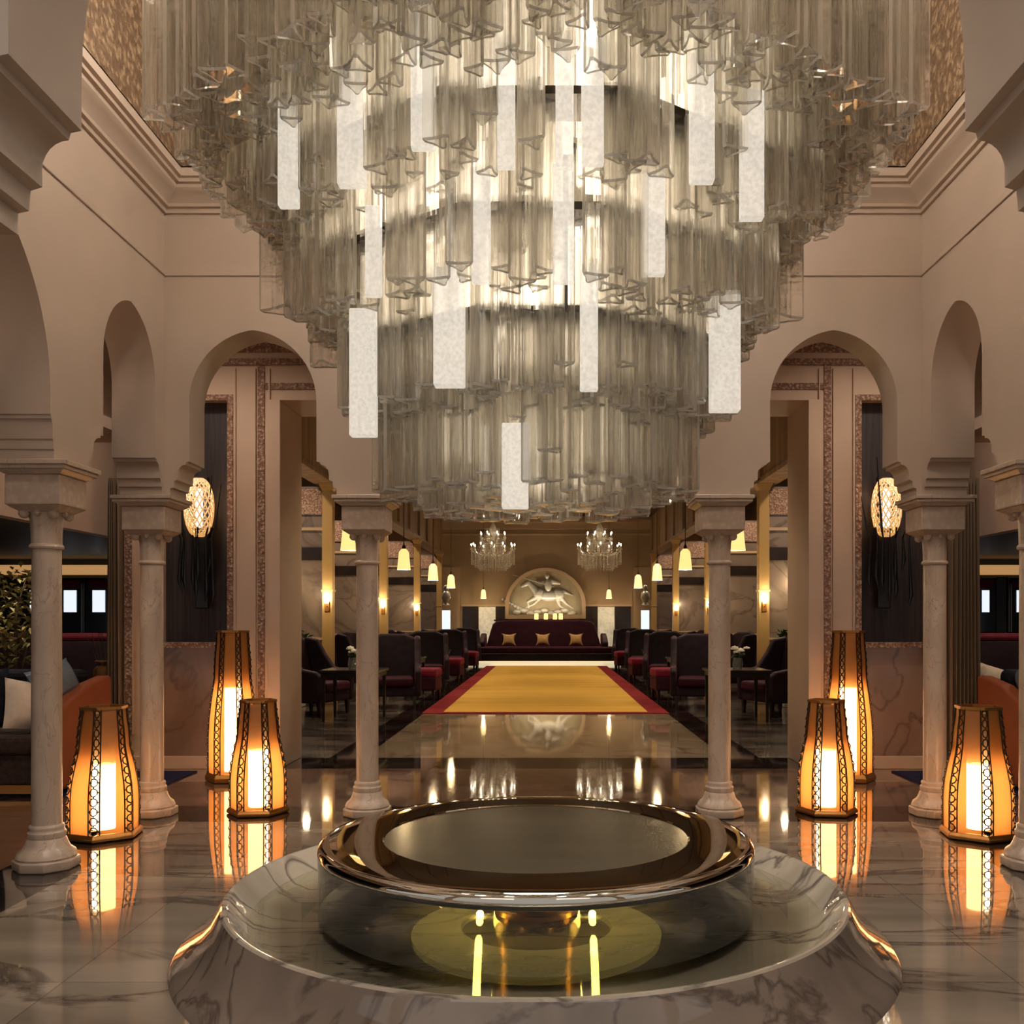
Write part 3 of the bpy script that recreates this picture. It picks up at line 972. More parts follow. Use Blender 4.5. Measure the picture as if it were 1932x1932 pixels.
big = [(X(532, 4.2) - CX, -.1, 2.76, 3.3, .085, .5), (X(1474, 4.2) - CX, -.1, 2.725, 3.3, .085, -.5), (X(612, 4.3) - CX, 0., 2.55, 3.0, .07, 0.)]
prisms = big + prisms
prisms.sort(key=shown, reverse=True)
rest = MB()
for i, p in enumerate(prisms):
    if i < 100:
        m = MB()
        add_prism(m, p[0], p[1], p[2], p[3], p[4], p[5])
        m.build('glass_prism', ['crystal', 'ground', 'arris', 'clear'], ch, 0)
    else:
        add_prism(rest, *p)
o = rest.build('glass_prism', ['crystal', 'ground', 'arris', 'clear'], ch, 0)
o['kind'] = 'stuff'
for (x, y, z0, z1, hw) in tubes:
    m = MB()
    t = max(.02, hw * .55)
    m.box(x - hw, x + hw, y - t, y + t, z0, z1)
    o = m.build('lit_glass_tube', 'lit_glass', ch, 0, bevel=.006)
for (sc_, z0, z1) in ((.83, 3.9, 5.6), (.68, 3.75, 5.6), (.50, 3.2, 4.4), (.40, 2.8, 3.9), (.30, 2.45, 3.2), (.24, 2.1, 2.7), (.10, 1.98, 2.35)):  # unseen tubes added so the glass picks up light stripes
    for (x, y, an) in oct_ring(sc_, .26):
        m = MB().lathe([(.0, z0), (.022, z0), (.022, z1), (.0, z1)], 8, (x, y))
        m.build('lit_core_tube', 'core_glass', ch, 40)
for (sc_, z) in ((.76, 3.95), (.655, 3.3), (.535, 2.95), (.44, 2.6), (.28, 2.4)):
    m = MB()
    o = 0
    for (ss, zz) in ((sc_ - .13, z), (sc_ + .02, z), (sc_ + .02, z + .03), (sc_ - .13, z + .03)):
        m.v += [(x * ss, y * ss, zz) for x, y in OCT]
    for j in range(4):
        for q in range(8):
            k = (q + 1) % 8
            j2 = (j + 1) % 4
            m.f.append((j * 8 + q, j * 8 + k, j2 * 8 + k, j2 * 8 + q))
            m.m.append(0)
    m.build('support_ring', 'steel_dark', ch, 0)
m = MB()
for k in range(8):
    a = k * pi / 4 + .2
    m.tube([(.6 * cos(a), .6 * sin(a), 2.6), (.6 * cos(a), .6 * sin(a), 7.2)], .012, 6)
m.tube([(0, 0, 2.4), (0, 0, 7.2)], .03, 10)
m.build('hanging_rod', 'steel_dark', ch)


# ------------------------------------------------------------------ floor lanterns
def lantern_profile(h, rb, rt, belly):
    return [(rb, .055 * h), (rb * 1.0, .3 * h), (rb * .96, .42 * h), (rb * .86, .55 * h), (rb * .74, .68 * h), (rt * 1.12, .82 * h), (rt * 1.03, .92 * h), (rt, h)]


def make_lantern(h, rb, rt, rz, label, tall=False):
    t = thing('floor_lantern', label, 'lantern')
    pr = lantern_profile(h, rb, rt, 0)
    n = 6

    def pt(k, prof_i, f=0.):
        r, z = pr[prof_i]
        a0, a1 = rz + k * 2 * pi / n, rz + (k + 1) * 2 * pi / n
        p0, p1 = Vector((r * cos(a0), r * sin(a0), z)), Vector((r * cos(a1), r * sin(a1), z))
        return p0.lerp(p1, f)
    for k in range(n):
        m = MB()
        o = len(m.v)
        for i in range(len(pr)):
            for f in (.09, .5, .91):
                q = pt(k, i, f)
                m.v.append(tuple(q))
            for f in (.91, .5, .09):
                q = pt(k, i, f)
                sc = 1 - .006 / max(.05, sqrt(q.x ** 2 + q.y ** 2))
                m.v.append((q.x * sc, q.y * sc, q.z))
        for i in range(len(pr) - 1):
            for j in range(6):
                l = (j + 1) % 6
                m.f.append((i * 6 + j, i * 6 + l, i * 6 + 6 + l, i * 6 + 6 + j))
                m.m.append(0)
        m.build('amber_panel', 'amber', t, 50)
        # pierced metal strip wrapped on the corner k
        m = MB()
        steps = max(9, round((h - pr[0][1]) / .062))
        zs = [pr[0][1] + (h - pr[0][1]) * q_ / steps for q_ in range(steps + 1)]

        def rad(z):
            for i in range(len(pr) - 1):
                if pr[i][1] <= z <= pr[i + 1][1] + 1e-6:
                    u = (z - pr[i][1]) / (pr[i + 1][1] - pr[i][1])
                    return pr[i][0] * (1 - u) + pr[i + 1][0] * u
            return pr[-1][0]
        a = rz + k * 2 * pi / n

        def sp(z, w):
            r = rad(z) + .003
            c = Vector((r * cos(a), r * sin(a), z))
            s_ = 1 if w > 0 else -1
            dr = a + s_ * (pi / 2 + pi / n)
            ww = abs(w) * r * .17
            return tuple(c + Vector((cos(dr) * ww, sin(dr) * ww, 0)))
        th = .0045
        for w in (-1, 1):
            m.tube([sp(z, w) for z in zs], th, 4)
        for i in range(steps):
            za, zb = zs[i], zs[i + 1]
            dz = zb - za
            # an oval link with a small knot between it and the next
            for w in (-1, 1):
                m.tube([sp(za + dz * f, w * g) for f, g in ((.06, .04), (.16, .42), (.32, .62), (.62, .62), (.78, .42), (.88, .04))], th, 4)
                m.tube([sp(za + dz * .45, w * .62), sp(za + dz * .45, w)], th, 4)
            m.tube([sp(za + dz * .88, .04), sp(zb + dz * .06 if i < steps - 1 else zb, .04)], th, 4)
        m.build('pierced_strip', 'bronze', t, 0)
    m = MB().lathe([(rb * 1.0, 0), (rb * 1.09, .006), (rb * 1.1, .03 * h), (rb * 1.03, .05 * h), (rb * 1.0, .056 * h), (rb * .9, .056 * h), (rb * .9, .0)], n, ph=rz)
    m.build('base', 'brass', t, 20, bevel=.004)
    m = MB().lathe([(rt * 1.01, h - .012), (rt * 1.05, h - .01), (rt * 1.05, h + .008), (rt * .92, h + .008), (rt * .92, h - .012)], n, ph=rz, cap=False)
    m.build('top_rim', 'brass', t, 20)
    lh = .56 * h if not tall else .62 * h
    MB().lathe([(.0, .06 * h), (.070, .06 * h), (.070, lh), (.0, lh)], 24).build('lamp_tube', 'candle', t)
    MB().lathe([(.070, lh + .002), (.070, h * .93), (.065, h * .93), (.065, lh + .002)], 24, cap=False).build('glass_sleeve', 'tube_cap', t)
    MB().lathe([(.074, h * .9), (.074, h * .955), (.0, h * .955)], 24, cap=False).build('sleeve_cap', 'gilt', t)
    return t


L1 = make_lantern(.84, .226, .142, -pi / 6, 'lantern')
L2 = make_lantern(.82, .205, .128, -pi / 6, 'lantern')
L3 = make_lantern(1.31, .215, .137, -pi / 6, 'lantern', True)
G = 'amber floor lanterns'
for sx, side, xs_ in ((-1, 'left', (X(196, 6.22), X(487, 6.98), X(441, 8.45))), (1, 'right', (X(1848, 6.2), X(1562, 6.94), X(1602, 8.4)))):
    na = [radians(v if sx < 0 else -180 - v) for v in (-51, -82.6, -81.7)]
    place(L1, (xs_[0], 6.22, 0), na[0], f'squat amber lantern at the far {side}, on the floor between the two outer columns', G)
    place(L2, (xs_[1], 6.98, 0), na[1], f'squat amber lantern on the {side}, in front of the tall lantern', G)
    place(L3, (xs_[2], 8.42, 0), na[2], f'tall amber lantern on the {side}, standing behind a squat one', G)


# ------------------------------------------------------------------ wall sconces in the niches
def make_sconce():
    t = thing('wall_sconce', 'sconce', 'wall lamp')
    m = MB().lathe([(.0, -.005), (.06, 0), (.06, .02), (.0, .03)], 16)
    m = MB().box(-.06, .06, .06, .12, -.95, .3)
    m.build('backplate', 'black', t, 0, bevel=.01)
    # pierced shell: lattice of thin strips round an egg
    m = MB()
    n, rows = 16, 15

    def egg(u, a):
        th = pi * (.06 + .88 * u)
        r = .132 * sin(th) ** .75
        return (r * cos(a), r * sin(a), .275 * -cos(th))
    for s in (-1, 1):
        for k in range(n):
            pts = [egg(j / rows, 2 * pi * k / n + s * j * .2) for j in range(rows + 1)]
            m.tube(pts, .0075, 4)
    for j in range(1, rows, 2):
        m.tube([egg(j / rows, 2 * pi * k / 24) for k in range(25)], .004, 4)
    m.build('pierced_shade', 'shade_glow', t, 0)
    MB().lathe([(.0, -.2), (.03, -.19), (.034, 0), (.03, .17), (.0, .18)], 16).build('lamp_tube', 'white_glow', t)
    random.seed(11)
    for k in range(9):
        x0 = (k - 4) * .046 + random.uniform(-.008, .008)
        y0 = -.03 - .05 * (k % 3)
        zl = -.60 - random.uniform(0, .36)
        zu = (.1, -.2, .45, -.22, -.25, -.22, .3, -.2, .2)[k]
        m = MB()
        m.tube([(x0 * .8, y0, zl), (x0 * .95, y0, zl + .12), (x0 * .9, y0, zl + .3), (x0 * .85, y0, -.3), (x0 * 1.05, y0 * 1.1, -.2), (x0 * 1.2 + (.03 if x0 > 0 else -.03), y0 * 1.1, zu)],
               [.003, .019, .013, .008, .012, .003], 8)
        m.build('stem', 'black_gloss', t)
    return t


sc = make_sconce()
for sx, side, px in ((-1, 'left', 371), (1, 'right', 1677)):
    place(sc, (X(px, 8.92), 8.98, Z(956, 8.92)), 0, f'glowing pierced amber wall lamp with dangling black stems in the {side} niche', 'niche sconces')
    lamp('sconce_glow', 'POINT', (X(px, 8.9), 8.98, Z(925, 8.9)), 4, (1, .6, .25), .05)


# ------------------------------------------------------------------ hall furniture
cp = MB().box(-1.87, 1.87, 14.4, 29.6, .0, .012).build('carpet', 'carpet_red', None, 0)
cp.name = 'carpet'
tag(cp, 'long yellow carpet with a red border running down the hall to the sofa', 'carpet')
MB().box(-1.56, 1.56, 14.58, 29.35, .012, .017).build('field', 'carpet', cp, 0)

# long sofa
sf = thing('velvet_sofa', 'long aubergine velvet sofa with a high arched back at the end of the carpet', 'sofa', (-.1, 0, 0))
m = MB().box(-2.52, 2.52, 30.9, 32.6, .1, .36)
m.build('base', 'velvet_dark', sf, 0, bevel=.03)
MB().box(-2.5, 2.5, 30.88, 32.6, .03, .11).build('lit_plinth', 'plinth_lit', sf, 0)  # gold strip, its brightness put in as emission
MB().box(-2.3, 2.3, 30.95, 32.3, .36, .56).build('seat_cushion', 'velvet', sf, 0, bevel=.06, segs=3)
poly = [(-1.95, .5), (-1.8, 1.05), (-1.72, 1.3), (-1.6, 1.4), (-1.3, 1.44), (1.3, 1.44), (1.6, 1.4), (1.72, 1.3), (1.8, 1.05), (1.95, .5)]
MB().extrude(poly, lambda u, w, t: (u, t + w * .1, w), 32.1, 32.4).build('backrest', 'velvet', sf, 0, bevel=.06, segs=3)
for sx in (-1, 1):
    poly = [(31.2, .5), (31.2, .72), (31.6, .86), (32.3, 1.0), (32.4, .5)]
    MB().extrude(poly, lambda u, w, t: (t, u, w), sx * 1.92, sx * 2.12).build('armrest', 'velvet_dark', sf, 0, bevel=.05, segs=3)


def pillow_mesh(w, h, t, pinch=.3, n=10):
    m = MB()
    for s in (1, -1):
        o = len(m.v)
        for i in range(n + 1):
            for j in range(n + 1):
                u, v = i / n * 2 - 1, j / n * 2 - 1
                k = (1 - u * u) * (1 - v * v)
                px_ = u * (1 - pinch * (1 - v * v) * u * u)
                pz_ = v * (1 - pinch * (1 - u * u) * v * v)
                m.v.append((px_ * w / 2, s * t / 2 * k ** .45, pz_ * h / 2))
        for i in range(n):
            for j in range(n):
                m.f.append((o + i * (n + 1) + j, o + (i + 1) * (n + 1) + j, o + (i + 1) * (n + 1) + j + 1, o + i * (n + 1) + j + 1))
                m.m.append(0)
    return m


for px, nm in ((960, 'left'), (1024, 'middle'), (1087, 'right')):
    o = pillow_mesh(.5, .44, .18, .28).build('cushion', 'gold_cloth')
    o.location = (X(px, 31.9), 31.95, .79)
    o.rotation_euler = (radians(-12), 0, 0)
    tag(o, f'pinched gold silk cushion, the {nm} one of three on the long velvet sofa', 'cushion', 'gold sofa cushions')

# relief above the sofa
rl = thing('wall_relief', 'arched silver relief of galloping horse and rider above the velvet sofa', 'relief', (X(1029, 33.4), HB - .02, 0))
rw, rz0, rs, rh = 1.28, 1.62, 1.95, 1.2
out = [(-rw, rz0)] + [(-rw * cos(pi * k / 24), rs + rh * sin(pi * k / 24)) for k in range(25)] + [(rw, rz0)]
MB().extrude(out, lambda u, w, t: (u, t, w), -.03, 0).build('field', 'relief_back', rl, 0)
m = MB()
arc = out
for i in range(len(arc) - 1):
    p0, p1 = arc[i], arc[i + 1]
    q0, q1 = [(x * 1.1, z if i_ in () else rs + (z - rs) * 1.1 if z > rs else z) for i_, (x, z) in enumerate((p0, p1))]
    m.add([(p0[0], -.14, p0[1]), (p1[0], -.14, p1[1]), (q1[0], -.14, q1[1]), (q0[0], -.14, q0[1]), (p0[0], 0, p0[1]), (p1[0], 0, p1[1]), (q1[0], 0, q1[1]), (q0[0], 0, q0[1])],
          [(0, 1, 2, 3), (7, 6, 5, 4), (0, 4, 5, 1), (3, 2, 6, 7)])
m.box(-rw * 1.1, rw * 1.1, -.2, 0, rz0 - .14, rz0)
m.build('arch_frame', 'hall_cream', rl, 30)


def limb(m, a, b, r0, r1, n=7):
    for i in range(n):
        t = i / (n - 1)
        r = r0 + (r1 - r0) * t
        m.ball((a[0] + (b[0] - a[0]) * t, -.05, a[1] + (b[1] - a[1]) * t), (r, r * .7, r), 10)


m = MB()
m.ball((.12, -.06, 2.3), (.42, .13, .2), 16)
m.ball((-.22, -.06, 2.36), (.2, .12, .2), 14)
m.ball((.45, -.06, 2.34), (.22, .12, .21), 14)
limb(m, (-.3, 2.42), (-.56, 2.72), .14, .09)
limb(m, (-.58, 2.74), (-.82, 2.62), .085, .05)
limb(m, (-.3, 2.25), (-.62, 2.08), .085, .045)
limb(m, (-.62, 2.08), (-.58, 1.86), .045, .03)
limb(m, (-.2, 2.2), (-.42, 1.98), .08, .045)
limb(m, (-.42, 1.98), (-.72, 1.86), .045, .03)
limb(m, (.52, 2.25), (.74, 2.0), .1, .05)
limb(m, (.74, 2.0), (.98, 1.84), .05, .03)
limb(m, (.42, 2.2), (.5, 1.94), .09, .05)
limb(m, (.5, 1.94), (.76, 1.78), .045, .03)
limb(m, (.62, 2.44), (.98, 2.3), .07, .03)
o = m.build('horse_figure', 'relief', rl)
rm = o.modifiers.new('remesh', 'REMESH')
rm.mode = 'VOXEL'
rm.voxel_size = .022
m = MB()
m.ball((.1, -.1, 2.66), (.13, .1, .24), 14)
m.ball((.06, -.1, 2.98), (.085, .085, .1), 12)
limb(m, (.1, 2.8), (-.3, 2.8), .06, .04)
limb(m, (.12, 2.5), (-.1, 2.2), .08, .05)
limb(m, (.2, 2.8), (.5, 2.72), .11, .05)
m.tube([(.3, -.1, 2.6), (-1.15, -.13, 3.02)], .02, 8)
o = m.build('rider_figure', 'relief', rl)
rm = o.modifiers.new('remesh', 'REMESH')
rm.mode = 'VOXEL'
rm.voxel_size = .02
m = MB()
limb(m, (-.85, 1.82), (-1.5, 2.16), .08, .05)
for k in range(9):
    m.ball((-1.0 + k * .24, -.06, 1.72 + .06 * sin(k * 2.1)), (.16, .1, .1), 10)
m.build('ground_scroll', 'relief', rl)
# small uplights in front of the relief
for k, px in enumerate((1012, 1030, 1047, 1058)):
    o = MB().lathe([(.0, 0), (.07, 0), (.075, .03), (.07, .2), (.0, .21)], 12).build('candle_light', 'pendant')
    o.location = (X(px, 32.9), 32.95, 1.46)
    m = MB()
    tag(o, f'small glowing glass light on the ledge below the relief, {("first", "second", "third", "fourth")[k]} from the left', 'light', 'lights below the relief')
ld = MB().box(-1.8, 1.6, 32.55, 33.45, 1.40, 1.455).box(-1.7, 1.5, 32.75, 33.45, 0, 1.40).build('ledge_console', 'dark_wood', None, 0)
tag(ld, 'dark wood console ledge behind the velvet sofa, below the relief', 'console')
lamp('relief_uplight', 'AREA', (0, 32.9, 1.75), 12, (1, .82, .55), 2.0, (radians(160), 0, 0), .1)


# crystal chandeliers of the hall
def make_crystal():
    t = thing('crystal_chandelier', 'x', 'chandelier')
    m = MB().lathe([(.0, -.1), (.05, -.08), (.04, .1), (.09, .2), (.04, .35), (.1, .5), (.05, .7), (.12, .95), (.1, 1.1), (.05, 1.2), (.02, 1.25), (.02, 1.85), (.0, 1.86)], 12)
    m.build('stem', 'bead', t)
    for ring, (R, z, n) in enumerate(((.68, .42, 12), (.40, .78, 8))):
        for k in range(n):
            a = 2 * pi * (k + .5 * ring) / n
            c, s_ = cos(a), sin(a)
            m = MB().tube([(.04 * c, .04 * s_, z - .1), (R * .4 * c, R * .4 * s_, z - .2), (R * .8 * c, R * .8 * s_, z - .16), (R * c, R * s_, z - .02)], .012, 5)
            m.lathe([(.0, z - .03), (.045, z), (.05, z + .01), (.0, z + .012)], 8, (R * c, R * s_))
            m.tube([(R * c, R * s_, z), (R * c, R * s_, z + .1)], .012, 5)
            ar = m.build('candle_arm', 'bead', t)
            MB().ball((R * c, R * s_, z + .135), (.018, .018, .038), 8).build('candle_bulb', 'bulb', ar)
    m = MB()
    random.seed(3)
    for (R, z, n, l) in ((.68, .34, 34, .42), (.56, .3, 30, .46), (.46, .2, 26, .42), (.40, .74, 24, .42), (.3, .6, 18, .5), (.42, -.1, 26, .16), (.2, 1.05, 14, .4), (.15, .2, 12, .4)):
        for k in range(n):
            a = 2 * pi * k / n
            zz = z
            while zz > z - l:
                m.ball((R * cos(a), R * sin(a), zz), (.014, .014, .022), 5)
                zz -= .05
    for (R0, z0, R1, z1, n) in ((.2, 1.05, .4, .72, 12), (.12, .95, .68, .36, 14), (.68, .08, .42, -.08, 18)):
        for k in range(n):
            a = 2 * pi * k / n
            for j in range(9):
                u = j / 8
                R = R0 + (R1 - R0) * u
                zz = z0 + (z1 - z0) * u - .1 * sin(pi * u)
                m.ball((R * cos(a), R * sin(a), zz), (.012, .012, .014), 5)
    o = m.build('crystal_drop', 'bead', t)
    o['kind'] = 'stuff'
    return t


cc = make_crystal()
for px, side in ((930, 'left'), (1131, 'right')):
    place(cc, (X(px, 30.), 30., 3.25), 0, f'sparkling crystal candle chandelier on the {side} of the hall, before the end wall', 'hall crystal chandeliers')


# pendant lamps
def make_pendant():
    t = thing('pendant_lamp', 'x', 'lamp')
    MB().lathe([(.115, 0), (.113, .02), (.085, .30), (.05, .345), (.03, .36), (.03, .345), (.045, .335), (.08, .295), (.108, .02), (.11, 0)], 20, cap=False).build('lamp_shade', 'pendant', t)
    MB().lathe([(.0, .335), (.035, .34), (.03, .40), (.012, .43), (.012, .45), (.0, .45)], 12).build('cap', 'bronze', t)
    MB().tube([(0, 0, .44), (0, 0, 3.28)], .008, 6).build('rod', 'bronze', t)
    MB().ball((0, 0, .16), (.04, .04, .06), 10).build('bulb', 'bulb', t)
    return t


pn = make_pendant()
ordn = ('nearest', 'second', 'third', 'fourth', 'farthest')
for sx, side, pts in ((-1, 'left', ((660, 10.4), (762, 14.3), (817, 18.0), (851, 22.2), (912, 32.6))), (1, 'right', ((1389, 10.4), (1293, 14.3), (1240, 18.0), (1204, 22.2), (1149, 32.6)))):
    for k, (px, d) in enumerate(pts):
        place(pn, (X(px, d), d, 2.17), 0, f'glowing yellow pendant lamp, {ordn[k]} of the row on the {side} of the hall', 'hall pendant lamps', scale=.88)
        if k:
            lamp('pendant_glow', 'POINT', (X(px, d), d, 2.05), 10, (1, .74, .42), .05)


# armchairs, tables, flowers
def make_armchair(m1, m2):
    t = thing('wing_armchair', 'x', 'armchair')
    MB().box(-.40, .40, -.40, .34, .20, .36).build('frame', m1, t, 0, bevel=.03)
    MB().box(-.33, .33, -.45, .28, .36, .50).build('seat_cushion', m2, t, 0, bevel=.045, segs=3)
    poly = [(-.36, .36), (-.42, .95), (-.38, 1.12), (-.2, 1.19), (.2, 1.19), (.38, 1.12), (.42, .95), (.36, .36)]
    MB().extrude(poly, lambda u, w, q: (u, q + (w - .36) * .22, w), .24, .38).build('backrest', m1, t, 0, bevel=.045, segs=3)
    for sx in (-1, 1):
        poly = [(-.42, .2), (-.44, .6), (-.36, .66), (-.1, .7), (.08, .92), (.2, 1.12), (.42, 1.16), (.50, 1.1), (.36, .2)]
        MB().extrude(poly, lambda u, w, q: (q, u, w), sx * .36, sx * .46).build('wing_arm', m1, t, 0, bevel=.035, segs=3)
    for sx in (-1, 1):
        for y in (-.36, .30):
            MB().frustum((sx * .36, y), (.018, .018), (.03, .03), 0, .21).build('leg', 'dark_wood', t, 0)
    return t


ac = make_armchair('velvet_dark', 'velvet')


def make_ottoman():
    t = thing('velvet_ottoman', 'x', 'ottoman')
    MB().box(-.30, .30, -.28, .28, .17, .42).build('base', 'velvet', t, 0, bevel=.03)
    MB().box(-.31, .31, -.29, .29, .40, .56).build('seat_cushion', 'crimson', t, 0, bevel=.05, segs=3)
    for sx in (-1, 1):
        for sy in (-1, 1):
            MB().frustum((sx * .25, sy * .23), (.015, .015), (.026, .026), 0, .18).build('leg', 'dark_wood', t, 0)
    return t


ot = make_ottoman()


def make_table():
    t = thing('side_table', 'x', 'table')
    MB().box(-.42, .42, -.42, .42, .68, .72).build('table_top', 'black_gloss', t, 0, bevel=.006)
    MB().box(-.39, .39, -.39, .39, .62, .68).build('apron', 'black', t, 0)
    for sx in (-1, 1):
        for sy in (-1, 1):
            MB().frustum((sx * .36, sy * .36), (.016, .016), (.024, .024), 0, .62).build('leg', 'black', t, 0)
    return t


tb = make_table()


def make_flowers():
    t = thing('flower_vase', 'x', 'flowers')
    MB().lathe([(.0, 0), (.05, .002), (.06, .06), (.05, .13), (.045, .13), (.054, .06), (.045, .01), (.0, .01)], 16, cap=False).build('vase', 'glassware', t)
    random.seed(21)
    m = MB()
    f = MB()
    for k in range(9):
        a = random.uniform(0, 2 * pi)
        r = random.uniform(.02, .13)
        z = random.uniform(.17, .25)
        m.tube([(0, 0, .03), (r * .4 * cos(a), r * .4 * sin(a), .13), (r * cos(a), r * sin(a), z)], .004, 4)
        m.ball((r * .7 * cos(a + .4), r * .7 * sin(a + .4), .16), (.035, .02, .02), 6)
        for q in range(5):
            b = q * 2 * pi / 5
            f.ball((r * cos(a) + .022 * cos(b), r * sin(a) + .022 * sin(b), z), (.02, .02, .014), 6)
        f.ball((r * cos(a), r * sin(a), z + .008), .014, 6)
    m.build('stems', 'leaf_dark', t)
    f.build('blossoms', 'flower', t)
    return t


fl = make_flowers()


def make_candle():
    t = thing('candle_glass', 'x', 'candle')
    MB().lathe([(.0, 0), (.04, 0), (.042, .09), (.038, .09), (.036, .01), (.0, .01)], 14, cap=False).build('holder', 'glassware', t)
    MB().lathe([(.0, .01), (.028, .011), (.028, .055), (.0, .056)], 12).build('wax', 'white_cloth', t)
    MB().ball((0, 0, .075), (.012, .012, .02), 8).build('flame', 'bulb', t)
    return t


cd = make_candle()
od = ('first', 'second', 'third', 'fourth')
for sx, side in ((-1, 'left'), (1, 'right')):
    for k, d in enumerate((13.6, 18.0, 22.7, 27.4)):
        place(tb, (sx * 2.72, d, 0), 0, f'small dark square table, {od[k]} from the camera in the {side} row of armchairs', 'hall tables')
        place(fl, (sx * (2.72 if k else 2.72), d - .1, .72), k * 1.1, f'little vase of white flowers on the {od[k]} table of the {side} row', 'table flowers', scale=1.25)
        if not (k == 0 and sx > 0):
            place(cd, (sx * 2.50, d - .25, .72), 0, f'lit candle glass on the {od[k]} table of the {side} row', 'table candles')
        place(ac, (sx * 3.5, d + .78, 0), (radians(68) if sx < 0 else radians(-68)), f'dark plum wing armchair by the wall side of the {od[k]} {side}-hand table', 'dark wing armchairs')
        if k:
            place(ot, (sx * 2.22, d - .85, 0), sx * .1, f'low crimson velvet ottoman beside the {od[k]} table, {side} edge of the carpet', 'crimson ottomans')
        place(ac, (sx * 2.5, d + 1.95, 0), sx * -.15, f'dark plum wing armchair facing the camera behind the {od[k]} {side}-hand table', 'dark wing armchairs')


# small lamps on the gilded pilasters
def make_pilaster_lamp():
    t = thing('pilaster_lamp', 'x', 'wall lamp')
    MB().box(-.04, .04, -.03, 0, -.12, .06).build('backplate', 'brass', t, 0, bevel=.006)
    MB().lathe([(.0, .02), (.03, .03), (.045, .1), (.04, .17), (.0, .18)], 12, (0, -.07)).build('lamp_glass', 'bulb', t)
    MB().tube([(0, -.02, -.03), (0, -.06, -.03), (0, -.07, .02)], .008, 6).build('arm', 'brass', t)
    return t


pl = make_pilaster_lamp()
for sx, side in ((-1, 'left'), (1, 'right')):
    for k, d in enumerate((16.3, 21.8, 27.4)):
        place(pl, (sx * 3.71, d - .1, 1.68), 0, f'small glowing wall lamp on the {od[k]} gilded pilaster on the {side} side of the hall', 'pilaster lamps')
        lamp('pilaster_glow', 'POINT', (sx * 3.9, d - .75, 1.9), 10, (1, .76, .46), .05)


    place(pl, (X(533 if sx < 0 else 1504, 16.2), 16.25, 1.92), 0, f'small amber wall lamp on the marble panel left of the {side} row' if sx < 0 else f'small amber wall lamp on the marble panel right of the {side} row', 'alcove wall lamps', scale=1.25)


# pale planters by the portal
def foliage(n, spread, size, seed, zc, flat=.5):
    random.seed(seed)
    m = MB()
    for k in range(n):
        while True:
            p = Vector((random.uniform(-1, 1), random.uniform(-1, 1), random.uniform(-1, 1)))
            if p.length < 1:
                break
        p = Vector((p.x * spread[0], p.y * spread[1], p.z * spread[2] + zc))
        a = random.uniform(0, 2 * pi)
        e = random.uniform(-.8, .9)
        dr = Vector((cos(a) * cos(e), sin(a) * cos(e), sin(e)))
        sd = dr.cross(Vector((0, 0, 1)))
        sd = sd.normalized() if sd.length > .01 else Vector((1, 0, 0))
        up = sd.cross(dr) * .18
        l, w = size * random.uniform(.7, 1.3), size * .28
        m.add([p, p + dr * l * .5 + sd * w + up * l, p + dr * l, p + dr * l * .5 - sd * w + up * l, p + dr * l * .5 - up * l * .3],
              [(0, 1, 4), (1, 2, 4), (2, 3, 4), (3, 0, 4)])
    return m


for sx, side, px in ((-1, 'left', 556), (1, 'right', 1492)):
    t = thing('potted_shrub', f'pale tapered planter with a dark leafy shrub beside the first {side} armchair', 'plant', (X(px, 15.6), 15.6, 0))
    MB().frustum((0, 0), (.11, .11), (.19, .19), .36, .98).frustum((0, 0), (.15, .15), (.11, .11), .0, .36).build('planter', 'pot_pale', t, 0, bevel=.01)
    o = foliage(130, (.2, .2, .16), .13, 4, 1.1).build('foliage', 'leaf_dark', t, 0)
    MB().tube([(0, 0, .9), (.02, 0, 1.15)], .015, 6).build('stem', 'bark', t)

# lit display windows near the end of the hall
for sx, side, px in ((-1, 'left', 841), (1, 'right', 1218)):
    t = thing('display_window', f'blue-white lit display with statue on the {side} near the end wall', 'display', (X(px, 30.5), 30.6, 0))
    MB().box(-.13, .13, 0, .06, .75, 1.75).build('panel', 'blue_lit', t, 0)
    MB().box(-.17, .17, -.04, .1, 0, .75).build('pedestal', 'pot_pale', t, 0, bevel=.01)
    m = MB().lathe([(.0, 1.9), (.12, 1.92), (.07, 2.0), (.15, 2.15), (.13, 2.3), (.05, 2.38), (.0, 2.39)], 14)
    m.ball((0, 0, 2.47), (.085, .085, .1), 12)
    m.build('statue', 'relief', t)

